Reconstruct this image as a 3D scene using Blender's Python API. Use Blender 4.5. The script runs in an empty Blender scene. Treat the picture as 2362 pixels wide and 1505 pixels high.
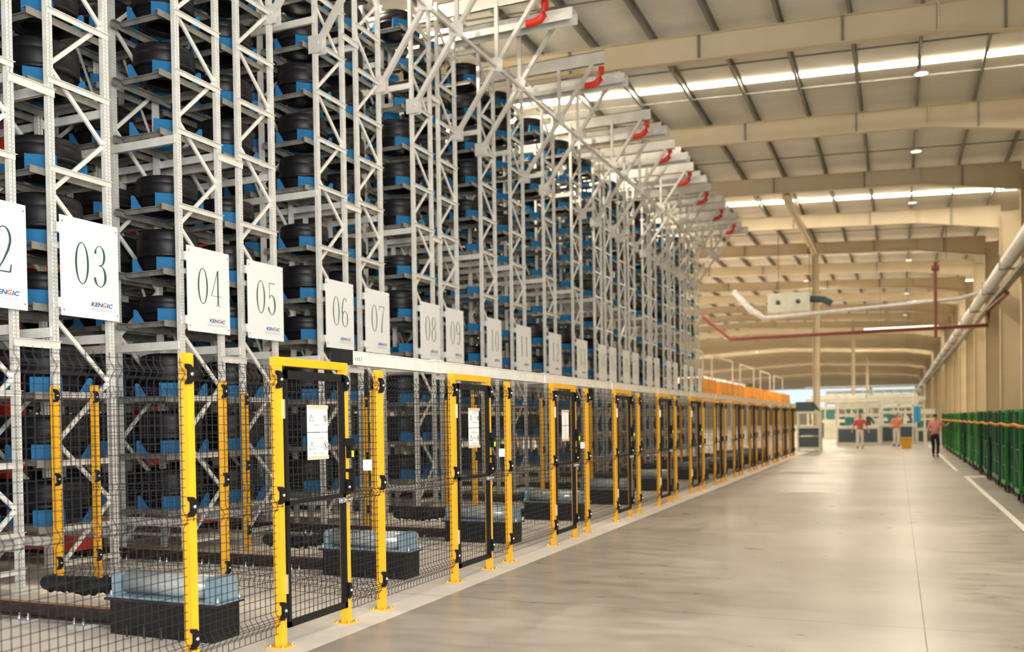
import bpy, bmesh, math, random
from mathutils import Vector, Matrix
random.seed(7)
S = bpy.context.scene
COL = S.collection
PI = math.pi

# ------------------------------------------------------------------ camera, world, exposure
cam = bpy.data.cameras.new('camera')
co = bpy.data.objects.new('camera', cam)
COL.objects.link(co)
S.camera = co
Rm = Matrix(((0.92095, 0.00721, 0.38962), (0.38939, 0.02141, -0.92082), (-0.01498, 0.99974, 0.01691)))
co.matrix_world = Matrix.Translation((0, 0, 1.6)) @ Rm.to_4x4()
cam.sensor_width = 36.0
cam.lens = 2107.0 / 2362 * 36
cam.shift_x = 0.0
cam.shift_y = 257.5 / 2362
cam.clip_end = 600
cam.dof.use_dof = True
cam.dof.focus_distance = 8.1
cam.dof.aperture_fstop = cam.lens / 1000 / 0.025

w = bpy.data.worlds.new('world')
S.world = w
w.use_nodes = True
wb = w.node_tree.nodes['Background']
wb.inputs[0].default_value = (0.80, 0.91, 1.0, 1)
wb.inputs[1].default_value = 0.45
S.view_settings.view_transform = 'Standard'
S.view_settings.look = 'None'
S.view_settings.exposure = 1.15
S.view_settings.gamma = 1
S.cycles.max_bounces = 6
S.cycles.diffuse_bounces = 3
S.cycles.glossy_bounces = 3
S.cycles.use_adaptive_sampling = True
S.cycles.sample_clamp_indirect = 6

def area_light(name, loc, size, sizey, power, color, rot=(0, 0, 0), spread=PI):
    l = bpy.data.lights.new(name, 'AREA')
    l.shape = 'RECTANGLE'
    l.size = size
    l.size_y = sizey
    l.energy = power
    l.color = color
    l.spread = spread
    o = bpy.data.objects.new(name, l)
    o.location = loc
    o.rotation_euler = rot
    COL.objects.link(o)
    return o
# added fill light from behind the camera, tilted up to brighten the roof
area_light('door_daylight', (8.5, -6, 4.0), 10, 7, 2100, (1.0, 0.97, 0.92), (math.radians(104), 0, math.radians(24)))

# added cool fill light from the right, for rack ends and lower fence
area_light('dock_daylight', (5.2, -0.5, 2.3), 5.5, 4.2, 330, (0.80, 0.92, 1.0), (math.radians(88), 0, math.radians(66)))

# ------------------------------------------------------------------ materials
def mat(name, col, rough=0.5, metal=0.0, spec=None):
    m = bpy.data.materials.new(name)
    m.use_nodes = True
    b = m.node_tree.nodes['Principled BSDF']
    b.inputs['Base Color'].default_value = (*col, 1)
    b.inputs['Roughness'].default_value = rough
    b.inputs['Metallic'].default_value = metal
    if spec is not None:
        b.inputs['Specular IOR Level'].default_value = spec
    return m

def noisy(name, c1, c2, scale=4.0, rough=0.5, metal=0.0, stretch=(1, 1, 1), bump=0.0, detail=4, space='Object'):
    m = mat(name, c1, rough, metal)
    nt = m.node_tree
    b = nt.nodes['Principled BSDF']
    tc = nt.nodes.new('ShaderNodeTexCoord')
    mp = nt.nodes.new('ShaderNodeMapping')
    mp.inputs['Scale'].default_value = stretch
    nz = nt.nodes.new('ShaderNodeTexNoise')
    nz.inputs['Scale'].default_value = scale
    nz.inputs['Detail'].default_value = detail
    cr = nt.nodes.new('ShaderNodeValToRGB')
    cr.color_ramp.elements[0].position = 0.35
    cr.color_ramp.elements[1].position = 0.68
    cr.color_ramp.elements[0].color = (*c1, 1)
    cr.color_ramp.elements[1].color = (*c2, 1)
    L = nt.links.new
    L(tc.outputs[space], mp.inputs[0])
    L(mp.outputs[0], nz.inputs['Vector'])
    L(nz.outputs['Fac'], cr.inputs[0])
    L(cr.outputs[0], b.inputs['Base Color'])
    if bump:
        bp = nt.nodes.new('ShaderNodeBump')
        bp.inputs['Strength'].default_value = bump
        bp.inputs['Distance'].default_value = 0.01
        L(nz.outputs['Fac'], bp.inputs['Height'])
        L(bp.outputs[0], b.inputs['Normal'])
    return m

def emis(name, col, strength):
    m = bpy.data.materials.new(name)
    m.use_nodes = True
    b = m.node_tree.nodes['Principled BSDF']
    b.inputs['Base Color'].default_value = (*col, 1)
    b.inputs['Emission Color'].default_value = (*col, 1)
    b.inputs['Emission Strength'].default_value = strength
    return m

def mnode(nt, op, a, b=None, clamp=False):
    n = nt.nodes.new('ShaderNodeMath')
    n.operation = op
    n.use_clamp = clamp
    for i, v in enumerate((a, b)):
        if v is None:
            continue
        if isinstance(v, (int, float)):
            n.inputs[i].default_value = v
        else:
            nt.links.new(v, n.inputs[i])
    return n.outputs[0]

def post_material():
    # galvanised upright with two rows of punched slots along every face
    m = noisy('galvanised_post', (0.68, 0.655, 0.60), (0.79, 0.765, 0.70), 9, 0.42, 0.15)
    nt = m.node_tree
    b = nt.nodes['Principled BSDF']
    tc = nt.nodes.new('ShaderNodeTexCoord')
    sp = nt.nodes.new('ShaderNodeSeparateXYZ')
    nt.links.new(tc.outputs['Object'], sp.inputs[0])
    fz = mnode(nt, 'FRACT', mnode(nt, 'MULTIPLY', sp.outputs[2], 26.0))
    zz = mnode(nt, 'LESS_THAN', mnode(nt, 'ABSOLUTE', mnode(nt, 'SUBTRACT', fz, 0.5)), 0.17)
    ay = mnode(nt, 'ABSOLUTE', mnode(nt, 'SUBTRACT', mnode(nt, 'ABSOLUTE', sp.outputs[1]), 0.019))
    yy = mnode(nt, 'LESS_THAN', ay, 0.0034)
    hole = mnode(nt, 'MULTIPLY', yy, zz)
    mx = nt.nodes.new('ShaderNodeMixRGB')
    src = b.inputs['Base Color'].links[0].from_socket
    nt.links.new(hole, mx.inputs[0])
    nt.links.new(src, mx.inputs[1])
    mx.inputs[2].default_value = (0.12, 0.12, 0.11, 1)
    nt.links.new(mx.outputs[0], b.inputs['Base Color'])
    return m

M = {}
M['post'] = post_material()
M['steel'] = noisy('galvanised_steel', (0.68, 0.655, 0.60), (0.79, 0.765, 0.70), 6, 0.4, 0.15)
M['steel_dark'] = noisy('dull_steel', (0.20, 0.19, 0.165), (0.30, 0.28, 0.24), 6, 0.5, 0.3)
M['beam_white'] = noisy('pale_steel', (0.60, 0.575, 0.52), (0.72, 0.69, 0.63), 3, 0.4, 0.2)
M['chrome'] = mat('chrome', (0.75, 0.75, 0.74), 0.2, 0.9)
M['blue'] = noisy('blue_plastic', (0.004, 0.095, 0.225), (0.006, 0.120, 0.270), 3, 0.6)
M['blue'].node_tree.nodes['Principled BSDF'].inputs['Specular IOR Level'].default_value = 0.2
M['rubber'] = noisy('black_rubber', (0.004, 0.0038, 0.005), (0.009, 0.0075, 0.009), 5, 0.46, 0, (1, 1, 6))
M['rubber'].node_tree.nodes['Principled BSDF'].inputs['Specular IOR Level'].default_value = 0.3
M['black'] = mat('black_plastic', (0.007, 0.007, 0.008), 0.45, 0.0, 0.3)
M['black_metal'] = mat('black_paint', (0.009, 0.009, 0.010), 0.5, 0.0, 0.3)
M['wire'] = mat('wire_black', (0.011, 0.011, 0.013), 0.5)
M['yellow'] = noisy('yellow_paint', (0.78, 0.37, 0.012), (0.84, 0.42, 0.018), 2, 0.35)
M['orange'] = noisy('orange_paint', (0.80, 0.30, 0.03), (0.88, 0.36, 0.04), 3, 0.5)
M['red'] = mat('red_paint', (0.72, 0.035, 0.015), 0.45)
M['sign'] = noisy('sign_white', (0.72, 0.735, 0.73), (0.76, 0.77, 0.76), 2, 0.4)
M['green_ink'] = mat('green_ink', (0.018, 0.085, 0.055), 0.5)
M['ink'] = mat('black_ink', (0.06, 0.06, 0.07), 0.6)
M['faint_ink'] = mat('faint_ink', (0.20, 0.21, 0.26), 0.6)
M['blue_ink'] = mat('blue_ink', (0.02, 0.12, 0.35), 0.6)
M['grey_ink'] = mat('grey_ink', (0.42, 0.47, 0.50), 0.6)
M['red_ink'] = mat('red_ink', (0.75, 0.14, 0.06), 0.6)
M['paper'] = noisy('paper', (0.80, 0.74, 0.68), (0.86, 0.80, 0.75), 5, 0.8)
M['tape'] = mat('brown_tape', (0.62, 0.47, 0.33), 0.4)
M['cream'] = noisy('cream_paint', (0.68, 0.565, 0.375), (0.74, 0.62, 0.42), 0.8, 0.45)
M['purlin'] = noisy('purlin_zinc', (0.20, 0.20, 0.175), (0.30, 0.29, 0.25), 1.5, 0.45, 0.3)
M['lamp_white'] = emis('lamp_glow', (1.0, 0.9, 0.72), 0.9)
M['white'] = mat('white_paint', (0.78, 0.78, 0.76), 0.4)
M['skylight'] = emis('skylight_sheet', (1.0, 0.92, 0.78), 9.0)
M['window_glow'] = emis('daylit_window', (0.42, 0.55, 0.66), 0.75)
M['window_side'] = emis('daylit_side_window', (0.95, 0.88, 0.76), 0.4)  # glow of the added left wall panel, not a real window
M['cradle_grey'] = noisy('blue_grey_enamel', (0.20, 0.30, 0.36), (0.28, 0.38, 0.43), 6, 0.4, 0.2)
M['cylinder'] = mat('cylinder_grey', (0.42, 0.44, 0.44), 0.16, 0.25)
M['rust'] = noisy('rail_brown', (0.022, 0.014, 0.011), (0.05, 0.028, 0.020), 8, 0.55, 0.3)
M['railtop'] = noisy('rail_running_face', (0.42, 0.22, 0.12), (0.55, 0.32, 0.18), 5, 0.4, 0.5)
M['concrete_block'] = noisy('grout_block', (0.34, 0.33, 0.31), (0.46, 0.44, 0.40), 9, 0.8)
M['lime'] = emis('lime_lens', (0.55, 0.85, 0.02), 0.25)
M['floor_white'] = noisy('line_paint', (0.78, 0.75, 0.66), (0.84, 0.80, 0.72), 6, 0.5)
M['green'] = noisy('green_paint', (0.012, 0.17, 0.022), (0.03, 0.27, 0.035), 2, 0.4)
M['green_dark'] = noisy('dark_green_paint', (0.008, 0.075, 0.035), (0.012, 0.11, 0.05), 2, 0.45)
M['green_bright'] = noisy('bright_green_paint', (0.05, 0.36, 0.03), (0.07, 0.42, 0.04), 2, 0.4)
M['strap'] = mat('orange_strap', (0.75, 0.27, 0.02), 0.7)
M['caster'] = mat('caster_rubber', (0.05, 0.025, 0.022), 0.5)
M['pipe_red'] = mat('pipe_red', (0.25, 0.065, 0.05), 0.45)
M['duct'] = noisy('duct_foil', (0.70, 0.68, 0.68), (0.84, 0.83, 0.84), 4, 0.3, 0.3)
M['machine'] = noisy('machine_cream', (0.60, 0.60, 0.50), (0.72, 0.71, 0.60), 2, 0.5)
M['machine_dark'] = mat('machine_slate', (0.055, 0.085, 0.09), 0.4)
M['teal'] = mat('teal_panel', (0.05, 0.22, 0.22), 0.4)
M['sky_blue'] = mat('sky_blue_sheet', (0.05, 0.42, 0.72), 0.5)
M['skin'] = mat('skin', (0.50, 0.27, 0.18), 0.55)
M['hair'] = mat('hair', (0.02, 0.014, 0.01), 0.6)
M['pink'] = mat('pink_shirt', (0.70, 0.25, 0.24), 0.8)
M['trouser'] = mat('black_trousers', (0.012, 0.012, 0.016), 0.8)
M['cloth_white'] = mat('white_trousers', (0.72, 0.68, 0.60), 0.8)
M['cloth_red'] = mat('red_shirt', (0.68, 0.10, 0.09), 0.8)
M['cap_blue'] = mat('blue_cap', (0.03, 0.20, 0.50), 0.6)
M['cloth_orange'] = mat('orange_shirt', (0.80, 0.25, 0.12), 0.8)

# polished concrete floor with saw cut joints
def floor_material():
    m = mat('polished_concrete', (0.45, 0.4, 0.33), 0.3)
    nt = m.node_tree
    L = nt.links.new
    b = nt.nodes['Principled BSDF']
    tc = nt.nodes.new('ShaderNodeTexCoord')
    sp = nt.nodes.new('ShaderNodeSeparateXYZ')
    L(tc.outputs['Object'], sp.inputs[0])
    def noise(scale, st, det=5):
        mp = nt.nodes.new('ShaderNodeMapping')
        mp.inputs['Scale'].default_value = st
        nz = nt.nodes.new('ShaderNodeTexNoise')
        nz.inputs['Scale'].default_value = scale
        nz.inputs['Detail'].default_value = det
        L(tc.outputs['Object'], mp.inputs[0])
        L(mp.outputs[0], nz.inputs['Vector'])
        return nz.outputs['Fac']
    n1 = noise(0.55, (1, 1, 1), 6)
    n2 = noise(2.2, (1, 2.2, 1), 6)
    cr = nt.nodes.new('ShaderNodeValToRGB')
    cr.color_ramp.elements[0].position = 0.36
    cr.color_ramp.elements[0].color = (0.275, 0.240, 0.198, 1)
    cr.color_ramp.elements[1].position = 0.64
    cr.color_ramp.elements[1].color = (0.45, 0.400, 0.345, 1)
    mix = mnode(nt, 'ADD', mnode(nt, 'MULTIPLY', n1, 0.6), mnode(nt, 'MULTIPLY', n2, 0.4))
    L(mix, cr.inputs[0])
    def line(sock, pos, wd):
        return mnode(nt, 'LESS_THAN', mnode(nt, 'ABSOLUTE', mnode(nt, 'SUBTRACT', sock, pos)), wd)
    ln = line(sp.outputs[0], 0.17, 0.005)
    for yy in (7.5, 21.8, 36.0):
        ln = mnode(nt, 'MAXIMUM', ln, line(sp.outputs[1], yy, 0.004))
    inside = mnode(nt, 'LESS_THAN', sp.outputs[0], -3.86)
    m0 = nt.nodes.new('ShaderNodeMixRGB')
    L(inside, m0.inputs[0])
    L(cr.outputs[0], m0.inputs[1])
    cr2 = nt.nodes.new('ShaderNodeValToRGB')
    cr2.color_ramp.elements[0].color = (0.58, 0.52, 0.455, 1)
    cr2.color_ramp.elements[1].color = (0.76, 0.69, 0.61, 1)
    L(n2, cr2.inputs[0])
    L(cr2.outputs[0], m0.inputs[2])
    m1 = nt.nodes.new('ShaderNodeMixRGB')
    L(ln, m1.inputs[0])
    L(m0.outputs[0], m1.inputs[1])
    m1.inputs[2].default_value = (0.10, 0.08, 0.06, 1)
    L(m1.outputs[0], b.inputs['Base Color'])
    r = mnode(nt, 'ADD', mnode(nt, 'MULTIPLY', n2, 0.34), 0.17)
    r = mnode(nt, 'ADD', r, mnode(nt, 'MULTIPLY', inside, 0.45))
    L(r, b.inputs['Roughness'])
    return m
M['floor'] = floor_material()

def foil_material():
    # silver insulation under the roof sheets: quilted, slightly shiny, seams across
    m = noisy('roof_foil', (0.76, 0.73, 0.66), (0.86, 0.83, 0.76), 0.5, 0.4, 0.05, (1, 3, 1))
    nt = m.node_tree
    b = nt.nodes['Principled BSDF']
    tc = nt.nodes.new('ShaderNodeTexCoord')
    wv = nt.nodes.new('ShaderNodeTexWave')
    wv.bands_direction = 'Y'
    wv.inputs['Scale'].default_value = 2.6
    wv.inputs['Distortion'].default_value = 0.6
    bp = nt.nodes.new('ShaderNodeBump')
    bp.inputs['Strength'].default_value = 0.25
    bp.inputs['Distance'].default_value = 0.02
    nt.links.new(tc.outputs['Object'], wv.inputs['Vector'])
    nt.links.new(wv.outputs['Fac'], bp.inputs['Height'])
    nt.links.new(bp.outputs[0], b.inputs['Normal'])
    return m
M['foil'] = foil_material()

def wall_material():
    m = mat('wall_cladding', (0.66, 0.56, 0.38), 0.5)
    nt = m.node_tree
    b = nt.nodes['Principled BSDF']
    tc = nt.nodes.new('ShaderNodeTexCoord')
    wv = nt.nodes.new('ShaderNodeTexWave')
    wv.bands_direction = 'Y'
    wv.inputs['Scale'].default_value = 1.6
    bp = nt.nodes.new('ShaderNodeBump')
    bp.inputs['Strength'].default_value = 0.5
    bp.inputs['Distance'].default_value = 0.03
    nt.links.new(tc.outputs['Object'], wv.inputs['Vector'])
    nt.links.new(wv.outputs['Fac'], bp.inputs['Height'])
    nt.links.new(bp.outputs[0], b.inputs['Normal'])
    return m
M['wall'] = wall_material()

# ------------------------------------------------------------------ mesh builder
class MB:
    def __init__(s):
        s.v = []
        s.f = []
        s.smooth = []
    def add(s, vs, fs, sm=False):
        o = len(s.v)
        s.v += [tuple(p) for p in vs]
        s.f += [tuple(i + o for i in f) for f in fs]
        s.smooth += [sm] * len(fs)
        return s
    def box(s, x0, x1, y0, y1, z0, z1):
        vs = [(x0, y0, z0), (x1, y0, z0), (x1, y1, z0), (x0, y1, z0), (x0, y0, z1), (x1, y0, z1), (x1, y1, z1), (x0, y1, z1)]
        return s.add(vs, [(3, 2, 1, 0), (4, 5, 6, 7), (0, 1, 5, 4), (1, 2, 6, 5), (2, 3, 7, 6), (3, 0, 4, 7)])
    def cbox(s, x, y, z, dx, dy, dz):
        return s.box(x - dx / 2, x + dx / 2, y - dy / 2, y + dy / 2, z - dz / 2, z + dz / 2)
    def bar(s, a, b, w, h, up=(0, 0, 1)):
        a = Vector(a)
        b = Vector(b)
        d = (b - a).normalized()
        u = Vector(up)
        if abs(d.dot(u)) > 0.98:
            u = Vector((1, 0, 0))
        r = d.cross(u).normalized()
        u = r.cross(d)
        vs = []
        for p in (a, b):
            for i, j in ((-1, -1), (1, -1), (1, 1), (-1, 1)):
                vs.append(p + r * (i * w / 2) + u * (j * h / 2))
        return s.add(vs, [(0, 1, 2, 3), (7, 6, 5, 4), (0, 4, 5, 1), (1, 5, 6, 2), (2, 6, 7, 3), (3, 7, 4, 0)])
    def poly(s, pts, r, n=4, sm=False):
        # tube through points
        pts = [Vector(p) for p in pts]
        vs = []
        for k, p in enumerate(pts):
            d = (pts[min(k + 1, len(pts) - 1)] - pts[max(k - 1, 0)]).normalized()
            u = Vector((0, 0, 1)) if abs(d.z) < 0.9 else Vector((1, 0, 0))
            a = d.cross(u).normalized()
            b = a.cross(d)
            rr = r[k] if isinstance(r, (list, tuple)) else r
            for i in range(n):
                t = 2 * PI * (i + 0.5) / n
                vs.append(p + a * (rr * math.cos(t)) + b * (rr * math.sin(t)))
        fs = []
        for k in range(len(pts) - 1):
            for i in range(n):
                j = (i + 1) % n
                fs.append((k * n + i, k * n + j, (k + 1) * n + j, (k + 1) * n + i))
        s.add(vs, fs, sm)
        e = (len(pts) - 1) * n
        s.add([vs[i] for i in range(n)], [tuple(reversed(range(n)))])
        s.add([vs[e + i] for i in range(n)], [tuple(range(n))])
        return s
    def lathe(s, prof, c=(0, 0, 0), n=32, axis='z', sm=True):
        vs = []
        for (r, h) in prof:
            for i in range(n):
                t = 2 * PI * i / n
                x, y = r * math.cos(t), r * math.sin(t)
                p = (x, y, h) if axis == 'z' else ((h, x, y) if axis == 'x' else (y, h, x))
                vs.append((p[0] + c[0], p[1] + c[1], p[2] + c[2]))
        fs = []
        for k in range(len(prof) - 1):
            for i in range(n):
                j = (i + 1) % n
                fs.append((k * n + i, k * n + j, (k + 1) * n + j, (k + 1) * n + i))
        return s.add(vs, fs, sm)
    def prism(s, pts, a, b, axis='x'):
        # polygon in the plane across axis, from a to b
        n = len(pts)
        vs = []
        for h in (a, b):
            for (p, q) in pts:
                vs.append((h, p, q) if axis == 'x' else ((p, h, q) if axis == 'y' else (p, q, h)))
        fs = [tuple(reversed(range(n))), tuple(range(n, 2 * n))]
        for i in range(n):
            j = (i + 1) % n
            fs.append((i, j, n + j, n + i))
        return s.add(vs, fs)
    def merge(s, o, loc=(0, 0, 0), sz=1.0):
        off = len(s.v)
        s.v += [(p[0] + loc[0], p[1] + loc[1], p[2] * sz + loc[2]) for p in o.v]
        s.f += [tuple(i + off for i in f) for f in o.f]
        s.smooth += o.smooth
        return s
    def mesh(s, name, m):
        me = bpy.data.meshes.new(name)
        me.from_pydata(s.v, [], s.f)
        me.materials.append(m)
        me.polygons.foreach_set('use_smooth', s.smooth)
        me.update()
        return me
    def build(s, name, m, parent=None, loc=(0, 0, 0), fix=False):
        me = s.mesh(name, m)
        if fix:
            import bmesh
            bm = bmesh.new()
            bm.from_mesh(me)
            bmesh.ops.recalc_face_normals(bm, faces=bm.faces)
            bm.to_mesh(me)
            bm.free()
        return link(name, me, parent, loc)

def link(name, me, parent=None, loc=(0, 0, 0), rz=0.0):
    o = bpy.data.objects.new(name, me)
    COL.objects.link(o)
    o.location = loc
    if rz:
        o.rotation_euler = (0, 0, rz)
    if parent is not None:
        o.parent = parent
    return o

def tag(o, label, cat, group=None, kind=None):
    o['label'] = label
    o['category'] = cat
    if group:
        o['group'] = group
    if kind:
        o['kind'] = kind
    return o

def thing(name, label, cat, loc=(0, 0, 0), rz=0.0, group=None, kind=None):
    o = bpy.data.objects.new(name, None)
    o.empty_display_size = 0.1
    COL.objects.link(o)
    o.location = loc
    o.rotation_euler = (0, 0, rz)
    return tag(o, label, cat, group, kind)

def struct(o):
    o['kind'] = 'structure'
    return o

def copy_tree(o, loc=None, rz=None, parent=None):
    c = o.copy()
    COL.objects.link(c)
    c.parent = parent
    if loc is not None:
        c.location = loc
    if rz is not None:
        c.rotation_euler = (0, 0, rz)
    for ch in list(o.children):
        copy_tree(ch, None, None, c)
    return c

ORD = ['zeroth', 'first', 'second', 'third', 'fourth', 'fifth', 'sixth', 'seventh', 'eighth', 'ninth', 'tenth', 'eleventh',
       'twelfth', 'thirteenth', 'fourteenth', 'fifteenth', 'sixteenth', 'seventeenth', 'eighteenth', 'nineteenth', 'twentieth',
       'twenty-first', 'twenty-second', 'twenty-third', 'twenty-fourth']

NUM = dict(zip(range(2, 25), 'two three four five six seven eight nine ten eleven twelve thirteen fourteen fifteen sixteen seventeen eighteen nineteen twenty twenty-one twenty-two twenty-three twenty-four'.split()))

def text(name, body, h, m, parent, y, z, x, align='CENTER', bold=0.0, shear=0.0, sx=1.0):
    # writing on a plane that faces +X; y runs to the reader's right
    cu = bpy.data.curves.new(name, 'FONT')
    cu.body = body
    cu.size = h
    cu.align_x = align
    cu.align_y = 'CENTER'
    cu.offset = bold
    cu.shear = shear
    cu.resolution_u = 2
    t = bpy.data.objects.new(name + '_source', cu)
    COL.objects.link(t)
    dg = bpy.context.evaluated_depsgraph_get()
    dg.update()
    me = bpy.data.meshes.new_from_object(t.evaluated_get(dg))
    COL.objects.unlink(t)
    bpy.data.objects.remove(t)
    for v in me.vertices:
        a, b = v.co.x * sx, v.co.y
        v.co = (0.0, a, b)
    me.name = name
    me.materials.clear()
    me.materials.append(m)
    return link(name, me, parent, (x, y, z))

# ------------------------------------------------------------------ building shell
Y_END = 230.0
def zr(x):
    # top of the rafters; falls to the wall on the right
    return 10.56 - 0.046 * x if x > -14 else 10.56 + 0.046 * 14 + 0.046 * (x + 14)
XW = 4.75
XL = -34.0
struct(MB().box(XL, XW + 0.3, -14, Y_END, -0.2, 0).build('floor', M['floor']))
m = MB()
for a, b in ((XL, -14.0), (-14.0, XW + 0.3)):
    za, zb = zr(a) + 0.24, zr(b) + 0.24
    m.add([(a, -14, za), (b, -14, zb), (b, Y_END, zb), (a, Y_END, za), (a, -14, za + 0.1), (b, -14, zb + 0.1), (b, Y_END, zb + 0.1), (a, Y_END, za + 0.1)],
          [(3, 2, 1, 0), (4, 5, 6, 7), (0, 1, 5, 4), (1, 2, 6, 5), (2, 3, 7, 6), (3, 0, 4, 7)])
struct(m.build('ceiling', M['foil']))
struct(MB().box(XW, XW + 0.2, 2, Y_END, 0, 10.9).build('wall_right', M['wall']))
struct(MB().box(XL - 0.2, XL, -14, Y_END, 0, 10.9).build('wall_left', M['wall']))
struct(MB().box(XL, XW, Y_END, Y_END + 0.2, 0, 11.3).build('wall_back', M['wall']))
for i, (a, b) in enumerate(((-30, -6.2), (-5.6, 3.6))):
    struct(MB().box(a, b, Y_END - 0.1, Y_END, 4.2, 8.4).build('window_%d' % (i + 1), M['window_glow']))

struct(MB().box(XL, XL + 0.05, 60, 225, 5.4, 9.8).build('window_20', M['window_side']))  # added glowing panel on the left wall, brightens the far hall
# rafters (portal frames) across the hall
FR = [0.7 + 7.1 * k for k in range(0, 32)]
STIFF = [-4.3 - 3.25 * k for k in range(0, 6)] + [-1.08, 2.15]
def rafter_mesh():
    web = MB(); fl = MB()
    xs = [-33.9, -14, -14, 0.86, 4.0]
    def bot(x):
        return zr(x) - 0.58 if x <= 0.86 else (zr(0.86) - 0.56) - (x - 0.86) * 0.17
    for a, b in ((-33.9, -14.0), (-14.0, 0.86), (0.86, 4.0)):
        web.prism([(a, bot(a)), (b, bot(b)), (b, zr(b)), (a, zr(a))], -0.006, 0.006, 'y')
        for f, t in ((bot, -0.018), (zr, -0.012)):
            za, zb = f(a), f(b)
            fl.prism([(a, za + t), (b, zb + t), (b, zb), (a, za)], -0.11, 0.11, 'y')
    stl = []
    for x in (0.86, -11.1):
        st = MB(); stl.append(st)
        st.box(x - 0.02, x + 0.02, -0.13, 0.13, bot(x) - 0.05, zr(x))
        for k in range(6):
            for sy in (-0.08, 0.08):
                st.cbox(x + 0.028, sy, bot(x) + 0.08 + k * 0.08, 0.03, 0.03, 0.03)
    rods = [MB().box(x - 0.025, x + 0.025, -0.09, -0.006, bot(x), zr(x)).mesh('fly_brace', M['purlin']) for x in STIFF]
    return [('web', web.mesh('web', M['cream'])), ('flange', fl.mesh('flange', M['cream']))] + [('splice_plate', q.mesh('splice_plate', M['cream'])) for q in stl] + [('fly_brace', q) for q in rods]
RW = rafter_mesh()
for k, y in enumerate(FR):
    if k == 3: lab = 'cream roof rafter nearest the camera, crossing above the racks top right'
    elif k == 4: lab = 'cream roof rafter just behind the first bright skylight strip'
    elif k == 5: lab = 'third cream roof rafter back, where a lengthwise beam meets it'
    elif k < 3: lab = 'cream roof rafter overhead in front of the nearest visible one'
    elif k < 12: lab = 'cream roof rafter, the %s one back from the front of the hall' % ORD[k - 2]
    else: lab = 'cream roof rafter deep in the blurred far part of the hall'
    t = thing('roof_rafter', lab, 'roof beam', (0, y, 0), group=('far roof rafters' if k > 5 else ('near roof rafters' if k < 3 else None)))
    for nm, me in RW:
        if k > 9 and nm == 'fly_brace': continue
        link(nm, me, t)
# side columns on the right wall
cw = MB().box(3.97, XW, -0.006, 0.006, 0, 10.1).mesh('web', M['cream'])
cf = MB().box(3.95, 3.97, -0.14, 0.14, 0, 9.9).box(XW - 0.02, XW, -0.14, 0.14, 0, 10.2).mesh('flange', M['cream'])
for k, y in enumerate(FR):
    if y < 8: continue
    t = thing('wall_column', 'cream steel column standing against the right wall behind the green trolleys', 'column', (0, y, 0), group='columns along the right wall')
    link('web', cw, t); link('flange', cf, t)
# centre columns with lengthwise beam
for k, y in enumerate((49.9, 92.5, 135.1)):
    t = thing('support_column', 'cream free-standing column beyond the far end of the yellow fence' if k == 0 else 'cream free-standing column deep in the far hall', 'column', (-3.9, y, 0), group=None if k == 0 else 'far free-standing columns')
    MB().box(-0.15, 0.15, -0.006, 0.006, 0, 10.0).box(-0.17, -0.15, -0.13, 0.13, 0, 10.0).box(0.15, 0.17, -0.13, 0.13, 0, 10.0).build('shaft', M['cream'], t)
    MB().box(-0.25, 0.25, -0.22, 0.22, 0, 0.025).build('base_plate', M['cream'], t)
    MB().box(-0.22, 0.22, -0.22, 0.22, 10.0, 10.03).build('cap_plate', M['cream'], t)
t = tag(MB().box(-4.05, -3.75, 36.2, 50.1, 10.03, 10.06).box(-3.91, -3.89, 36.2, 50.1, 9.6 + 0.43, 10.2).box(-4.03, -3.77, 36.2, 50.1, 10.2, 10.22).build('lengthwise_beam', M['cream']),
        'cream lengthwise roof beam running to the top of the free-standing column', 'roof beam')
# purlins
px = [-0.95 + 1.5 * k for k in range(-21, 4)]
for k, x in enumerate(px):
    z = zr(x)
    o = MB().prism([(x - 0.035, z), (x + 0.035, z), (x + 0.035, z + 0.012), (x + 0.003, z + 0.012), (x + 0.003, z + 0.2), (x + 0.06, z + 0.2), (x + 0.06, z + 0.212), (x - 0.01, z + 0.212), (x - 0.01, z + 0.012), (x - 0.035, z + 0.012)], -13.5, Y_END, 'y').build('roof_purlin', M['purlin'], fix=True)
    tag(o, 'grey zinc purlin running lengthwise under the silver roof lining', 'roof purlin', 'roof purlins')
for y in FR:
    for d in (2.35, 4.75):
        b = MB()
        b.bar((-14, y + d, zr(-14) + 0.1), (XW, y + d, zr(XW) + 0.1), 0.03, 0.035)
        b.bar((-33, y + d, zr(-33) + 0.1), (-14, y + d, zr(-14) + 0.1), 0.03, 0.035)
        tag(b.build('sag_rod', M['purlin']), 'thin grey rod tying the purlins together across the roof', 'roof rod', 'roof sag rods')
# skylights
for k, (y, wd) in enumerate(((11.6, 0.5), (26.1, 0.32), (41.4, 0.5), (54.2, 0.7), (68.5, 0.7), (97, 0.7), (126, 0.7), (160, 0.7), (195, 0.7))):
    z = 0.225
    b = MB()
    for a, c in ((XL + 0.5, -14.0), (-14.0, XW - 0.1)):
        b.add([(a, y - wd / 2, zr(a) + z), (c, y - wd / 2, zr(c) + z), (c, y + wd / 2, zr(c) + z), (a, y + wd / 2, zr(a) + z)], [(3, 2, 1, 0)])
        b.add([(a, y - wd / 2, zr(a) + z + .012), (c, y - wd / 2, zr(c) + z + .012), (c, y + wd / 2, zr(c) + z + .012), (a, y + wd / 2, zr(a) + z + .012)], [(0, 1, 2, 3)])
    struct(b.build('window_%d' % (k + 3), M['skylight']))
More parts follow.
